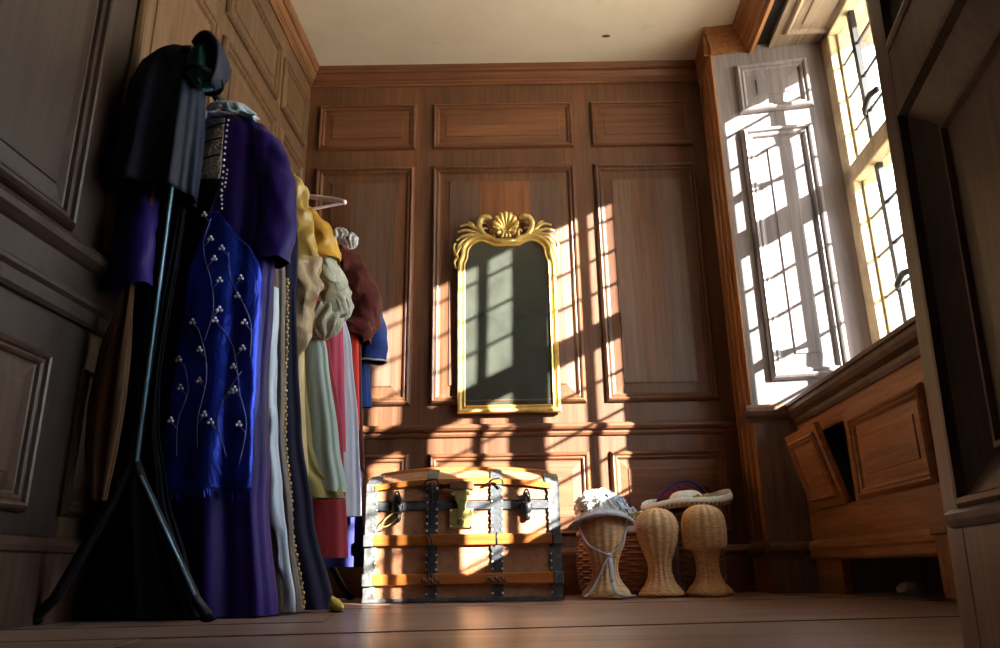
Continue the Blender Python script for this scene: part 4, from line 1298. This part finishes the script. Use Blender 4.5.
tc_ = thing('velvet_beret', 'teal velvet cap showing inside the hood of the black cape', 'cap', (RXT(1.84)+.050, 1.79, 1.375))
m = MB(); na, nr = 40, 14; vs = []; fs = []
for i in range(nr+1):
    a_ = PI*i/nr
    for k in range(na):
        a = 2*PI*k/na; r = .056*math.sin(a_)*(1+.05*math.sin(8*a)*math.sin(a_))
        vs.append((r*math.cos(a)*.75, r*math.sin(a), .055+.066*math.cos(a_)))
for i in range(nr):
    for k in range(na):
        k2 = (k+1) % na; fs.append((i*na+k, (i+1)*na+k, (i+1)*na+k2, i*na+k2))
m.add(vs, fs); m.build('cap_crown', M['teal'], tc_, True)
m = MB(); tube(m, [(.047*math.cos(2*PI*k/30), .060*math.sin(2*PI*k/30), .012) for k in range(31)], .007, 8, cap=False); m.build('cap_band', M['black'], tc_, True)

# --- taupe cloak with a pale satin edge
YT = 2.135
ck = garment('hanging_cloak', 'taupe satin cloak with a shiny white edge, right of the purple robe', 'cloak', YT)
ck_tab = [(1.38,.06,.02,.0,0),(1.30,.15,.035,.0,0),(1.1,.18,.04,.0,0),(.88,.195,.045,.005,0),(.5,.20,.055,.022,0),(.2,.24,.06,.03,0),(.004,.27,.065,.035,0)]
ckb = loft(ck_tab, zs(1.38,.004,46), 120, (.001,.012), 9, 2.0, .008, 11)
ckb.build('cloak_body', M['taupe'], ck, True)
_b2 = BVHTree.FromPolygons([Vector(v) for v in ckb.v], [f for f in ckb.f if len(f) == 4])
m = MB(); vs = []; fs = []
zz = zs(.90, .004, 40)
for i, z in enumerate(zz):
    a, b, xo, yo = lerp_table(ck_tab, z); xe = a+xo
    t_ = i/40
    wv = .010*math.sin(z*17)+.006*math.sin(z*41)+.005*noise.noise(Vector((z*60,0,3)))
    for k in range(7):
        x = xe-.040+.004*t_+.030*k/6+wv*(1-k/8)-.004
        h = _b2.ray_cast(Vector((x, -1, z)), Vector((0,1,0)))
        y = (h[0].y if h[0] else 0)-.006-.008*math.sin(PI*k/6)
        vs.append((x, y, z))
for i in range(40):
    for k in range(6):
        a = i*7+k; fs.append((a, a+7, a+8, a+1))
m.add(vs, fs); solid(m.build('satin_edge', M['white_satin'], ck, True), .002, 1)

# --- midnight robe with gold braid
YK = 2.25
kr = garment('hanging_robe', 'midnight velvet robe edged with a line of gold braid, reaching the floor', 'robe', YK)
kr_tab = [(1.39,.06,.02,.0,0),(1.30,.15,.04,.0,0),(1.1,.19,.05,.0,0),(.95,.19,.055,.004,0),(.70,.205,.055,.01,0),(.5,.218,.06,.02,0),(.25,.26,.07,.03,0),(.004,.315,.08,.045,0)]
krb = loft(kr_tab, zs(1.39,.004,46), 120, (.001,.010), 7, .6, .006, 13)
krb.build('robe_body', M['black_velvet'], kr, True)
_b3 = BVHTree.FromPolygons([Vector(v) for v in krb.v], [f for f in krb.f if len(f) == 4])
m = MB()
zz = zs(.97, .012, 78)
for side in (0,):
    for i, z in enumerate(zz):
        a, b, xo, yo = lerp_table(kr_tab, z); x = a+xo-.022-.05*(i/78)**1.5
        h = _b3.ray_cast(Vector((x, -1, z)), Vector((0,1,0))); y = (h[0].y if h[0] else 0)-.004
        ball(m, (x+.003*(i % 2), y, z), .0062, 6, 4, (1,.6,1))
m.build('gold_braid', M['gold_braid'], kr, True)

# --- gold satin dress with sand sleeve
YG = 2.37
gd = garment('hanging_dress', 'gold satin dress with a long sand-lined hanging sleeve, behind the purple robe', 'dress', YG)
loft([(1.40,.05,.02,.02,0),(1.36,.11,.035,.02,0),(1.28,.16,.05,.01,0),(1.1,.17,.05,.01,0),(.8,.18,.055,.01,0),(.4,.205,.065,.02,0),(.16,.222,.07,.03,0)], zs(1.40,.16,40), 96, (.001,.010), 8, .2, .010, 15).build('dress_body', M['gold_cloth'], gd, True)
sleeve([(.09,-.01,1.39),(.120,-.02,1.30),(.150,-.03,1.19),(.170,-.035,1.07),(.178,-.035,.96)], [.045,.058,.058,.056,.060], .75, 40, .020, 17).build('sleeve', M['gold_cloth'], gd, True)
sleeve([(.170,-.045,1.08),(.176,-.045,.98),(.178,-.04,.90),(.170,-.035,.80),(.166,-.03,.755)], [.058,.066,.060,.045,.025], .75, 40, .022, 19).build('sleeve_lining', M['sand'], gd, True)

# --- amber bodice and cream puff sleeve, sage and olive skirt
YS = 2.50
sg = garment('hanging_dress', 'pale sage and olive dress with amber shoulders and puffed cream sleeve', 'dress', YS)
loft([(1.36,.05,.02,.0,0),(1.30,.13,.04,.0,0),(1.15,.17,.05,.0,0),(1.0,.18,.05,.0,0),(.80,.22,.055,.012,0),(.5,.25,.06,.032,0),(.345,.275,.068,.038,0)], zs(1.36,.345,36), 120, (.001,.013), 9, .8, .008, 21).build('skirt', M['sage'], sg, True)
m = loft([(.95,.12,.048,.0,-.020),(.80,.150,.050,.012,-.022),(.5,.185,.060,.018,-.024),(.42,.21,.066,.022,-.020),(.36,.262,.068,.034,-.008),(.325,.272,.068,.038,-.006)], zs(.95,.325,24), 96, (.001,.012), 7, 1.8, .008, 22); m.build('overskirt', M['olive'], sg, True)
sleeve([(.09,-.02,1.345),(.140,-.025,1.29),(.185,-.03,1.20),(.215,-.03,1.115)], [.04,.055,.06,.062], .8, 40, .022, 23).build('shoulder', M['amber'], sg, True)
def ruffle(c, r, n=7, mat='cream', parent=sg, name='puff_sleeve', flat=.8, seed=0, amp=.16):
    m = MB(); na, nr = 48, 24; vs = []; fs = []
    for i in range(nr+1):
        a_ = PI*i/nr
        for k in range(na):
            a = 2*PI*k/na
            q = r*(1+amp*math.sin(n*a+2*math.sin(3*a_+seed))*math.sin(a_)+amp*.6*noise.noise(Vector((math.cos(a)*2+seed, math.sin(a)*2, a_*2))))
            vs.append((c[0]+q*math.sin(a_)*math.cos(a), c[1]+q*flat*math.sin(a_)*math.sin(a), c[2]+q*1.15*math.cos(a_)))
    for i in range(nr):
        for k in range(na):
            k2 = (k+1) % na; fs.append((i*na+k, (i+1)*na+k, (i+1)*na+k2, i*na+k2))
    m.add(vs, fs); return m.build(name, M[mat], parent, True)
sleeve([(.18,-.03,1.15),(.235,-.03,1.06),(.262,-.035,.98),(.265,-.035,.93)], [.05,.052,.05,.04], .85, 40, .024, 25).build('upper_sleeve', M['cream'], sg, True)
ruffle((.222,-.04,.915), .058, 9, amp=.22, seed=2)
ruffle((.265,-.03,.965), .045, 8, amp=.22, seed=5, name='sleeve_ruffle')

# --- red skirt, white shift, rose chemise
rd = garment('hanging_skirt', 'plain red skirt with its hem showing below the olive dress', 'skirt', 2.585)
loft([(1.25,.06,.02,.0,0),(1.1,.15,.03,.0,0),(.9,.20,.04,.01,0),(.5,.245,.05,.035,0),(.145,.272,.055,.040,0)], zs(1.25,.145,34), 96, (.001,.006), 7, .1, .004, 27).build('skirt_body', M['red'], rd, True)
m = MB(); tube(m, smooth_pts([(0,0,1.25),(-.01,0,1.38),(0,0,1.46)],5), .009, 8, .4); m.build('strap', M['red'], rd, True)
rc = garment('hanging_blouse', 'rose pink blouse with a ruffled white lace collar, high on the rack', 'blouse', 2.66)
loft([(1.37,.06,.02,.0,0),(1.32,.13,.035,.01,0),(1.2,.19,.04,.02,0),(1.0,.215,.045,.02,0),(.75,.23,.05,.02,0),(.50,.242,.05,.022,0)], zs(1.37,.50,28), 96, (.001,.008), 8, .9, .006, 29).build('blouse_body', M['pink'], rc, True)
ruffle((.250,-.02,1.285), .027, 9, 'lace', rc, 'lace_collar', .9, 3, .3)
ruffle((.215,-.02,1.305), .027, 8, 'lace', rc, 'lace_collar', .9, 6, .3)
wh = garment('hanging_shift', 'long white cotton shift with a curved hem, in front of the indigo cloth', 'shift', 2.735)
loft([(1.30,.06,.02,.0,0),(1.2,.15,.03,.01,0),(.9,.232,.035,.02,0),(.6,.258,.045,.032,0),(.285,.272,.055,.040,0)], zs(1.30,.285,30), 110, (.001,.010), 9, 1.2, .006, 31).build('shift_body', M['white'], wh, True)
iw = garment('hanging_skirt', 'indigo blue skirt, lowest hem behind the red and white ones', 'skirt', 2.81)
loft([(1.2,.06,.02,.0,0),(1.1,.14,.03,.0,0),(.8,.20,.035,.02,0),(.4,.25,.045,.04,0),(.118,.268,.05,.045,0)], zs(1.2,.118,30), 96, (.001,.007), 7, .5, .005, 33).build('skirt_body', M['dark_blue'], iw, True)
m = MB(); tube(m, smooth_pts([(0,0,1.2),(-.01,0,1.38),(0,0,1.46)],5), .009, 8, .4); m.build('strap', M['dark_blue'], iw, True)
# --- maroon velvet coat
mr_ = garment('hanging_coat', 'maroon velvet coat with a long sleeve and scarlet lining strip', 'coat', 2.88)
loft([(1.38,.06,.02,.0,0),(1.33,.14,.035,.01,0),(1.2,.20,.045,.02,0),(1.0,.23,.045,.025,0),(.7,.235,.045,.03,0),(.465,.25,.05,.035,0)], zs(1.38,.465,30), 96, (.001,.008), 7, 1.4, .006, 35).build('coat_body', M['dark_blue'] if False else M['maroon'], mr_, True)
sleeve([(.15,-.01,1.33),(.200,-.02,1.26),(.245,-.03,1.18),(.275,-.035,1.10),(.268,-.04,1.02),(.245,-.045,.97)], [.045,.058,.06,.056,.056,.05], .8, 40, .018, 37).build('sleeve', M['maroon'], mr_, True)
m = sleeve([(.265,-.05,1.03),(.252,-.055,.995),(.238,-.055,.965)], [.058,.064,.05], .8, 28, .020, 38); m.build('gathered_cuff', M['maroon'], mr_, True)
m = MB(); 
vs = []; fs = []
for i, z in enumerate(zs(.98,.60,14)):
    for k in range(4): vs.append((.218+.012*k+.02*i/14, -.062-.003*math.sin(k*1.5), z))
for i in range(14):
    for k in range(3):
        a = i*4+k; fs.append((a, a+4, a+5, a+1))
m.add(vs, fs); solid(m.build('scarlet_lining', M['scarlet'], mr_, True), .002, 0)
# --- royal blue tunic with pale edging, last on the rack
bt = garment('hanging_tunic', 'royal blue tunic with pale piped sleeve edge, last garment on the rack', 'tunic', 2.985)
loft([(1.36,.06,.02,.0,0),(1.30,.15,.035,.01,0),(1.1,.21,.045,.02,0),(.9,.24,.045,.025,0),(.72,.25,.05,.03,0)], zs(1.36,.72,24), 96, (.001,.007), 7, .8, .006, 41).build('tunic_body', M['royal'], bt, True)
sl = sleeve([(.16,-.01,1.30),(.22,-.02,1.20),(.265,-.03,1.09),(.290,-.035,.99),(.282,-.035,.90)], [.045,.055,.055,.05,.056], .8, 28, .009, 43); slo = sl.build('sleeve', M['royal'], bt, True)
m = MB(); last = [Vector(p) for p in sl.v[-28:]]; tube(m, last+[last[0]], .0035, 6, cap=False); m.build('piped_edge', M['white'], slo, True)
# lavender hanger
hanger(M['lavender'], 2.52, 'lavender plastic hanger standing out against the panelling above the dresses', .285, .075, -.25, None, 1.6)

# yellow slipper on the floor behind the robe
t = thing('felt_slipper', 'small yellow slipper on the floor at the hem of the midnight robe', 'slipper', (-.445, 2.16, .0), -.9); t.scale = (.5, .6, .75)
m = MB(); vs = []; fs = []; na, nr = 24, 12
for i in range(nr+1):
    q = i/nr; x = -.055+.125*q; w = .030*math.sin(PI*min(1, (q*.93+.07)))**.6*(1-.35*q)+.002; h = .040*(1-q)**.6+.010
    for k in range(na):
        a = 2*PI*k/na; vs.append((x, w*math.cos(a), .004+max(-.003, h*.5+h*.5*math.sin(a))))
for i in range(nr):
    for k in range(na):
        k2 = (k+1) % na; fs.append((i*na+k, (i+1)*na+k, (i+1)*na+k2, i*na+k2))
fs += [tuple(range(na))[::-1], tuple(nr*na+k for k in range(na))]
m.add(vs, fs); m.build('upper', M['yellow'], t, True)
m = MB()
for i in range(8):
    pass
tube(m, [(-.052,.0,.003),(.0,.0,.003),(.066,0,.003)], [.022,.028,.012], 12, .14); m.build('sole', M['black'], t)

# ------------------------------------------------------------------ light, sky, camera
sun = bpy.data.lights.new('sun', 'SUN'); sun.energy = 40.0; sun.angle = math.radians(.53); sun.color = (1, .94, .86)
so = bpy.data.objects.new('sun', sun); COL.objects.link(so)
so.rotation_mode = 'QUATERNION'; so.rotation_quaternion = Vector((-1.0, 1.0, -.53)).to_track_quat('-Z', 'Y')
w = bpy.data.worlds.new('sky'); sc.world = w; w.use_nodes = True; nt = w.node_tree
bgn = nt.nodes['Background']
tc = N(nt, 'ShaderNodeTexCoord'); sep = N(nt, 'ShaderNodeSeparateXYZ'); nt.links.new(tc.outputs['Generated'], sep.inputs[0])
mr = N(nt, 'ShaderNodeMapRange'); mr.inputs['From Min'].default_value = -.15; mr.inputs['From Max'].default_value = .1
nt.links.new(sep.outputs['Z'], mr.inputs['Value'])
nt.links.new(mixc(nt, mr.outputs[0], (2.3,2.05,1.6), (.80,.90,1.0)), bgn.inputs['Color'])
bgn.inputs['Strength'].default_value = 8.0

cam = bpy.data.cameras.new('camera'); cam.sensor_width = 36; cam.lens = 766/1000*36; cam.clip_start = .02
co = bpy.data.objects.new('camera', cam); COL.objects.link(co)
T_, R_ = math.radians(17.8), math.radians(.9)
Fw = Vector((0, math.cos(T_), math.sin(T_))); Rt = Vector((1,0,0)); Up = Vector((0,-math.sin(T_), math.cos(T_)))
r_ = Rt*math.cos(R_)-Up*math.sin(R_); u_ = Up*math.cos(R_)+Rt*math.sin(R_)
co.matrix_world = Matrix(((r_.x,u_.x,-Fw.x,0),(r_.y,u_.y,-Fw.y,0),(r_.z,u_.z,-Fw.z,.10),(0,0,0,1)))
sc.camera = co
vs_ = sc.view_settings
sc.display_settings.display_device = 'sRGB'
vs_.view_transform = 'Standard'; vs_.look = 'None'; vs_.gamma = 1; vs_.use_curve_mapping = False
vs_.exposure = 0.52
sc.cycles.use_denoising = True
sc.cycles.max_bounces = 14; sc.cycles.diffuse_bounces = 10; sc.cycles.glossy_bounces = 4; sc.cycles.transparent_max_bounces = 12
sc.cycles.caustics_reflective = False; sc.cycles.caustics_refractive = False
sc.cycles.sample_clamp_indirect = 6
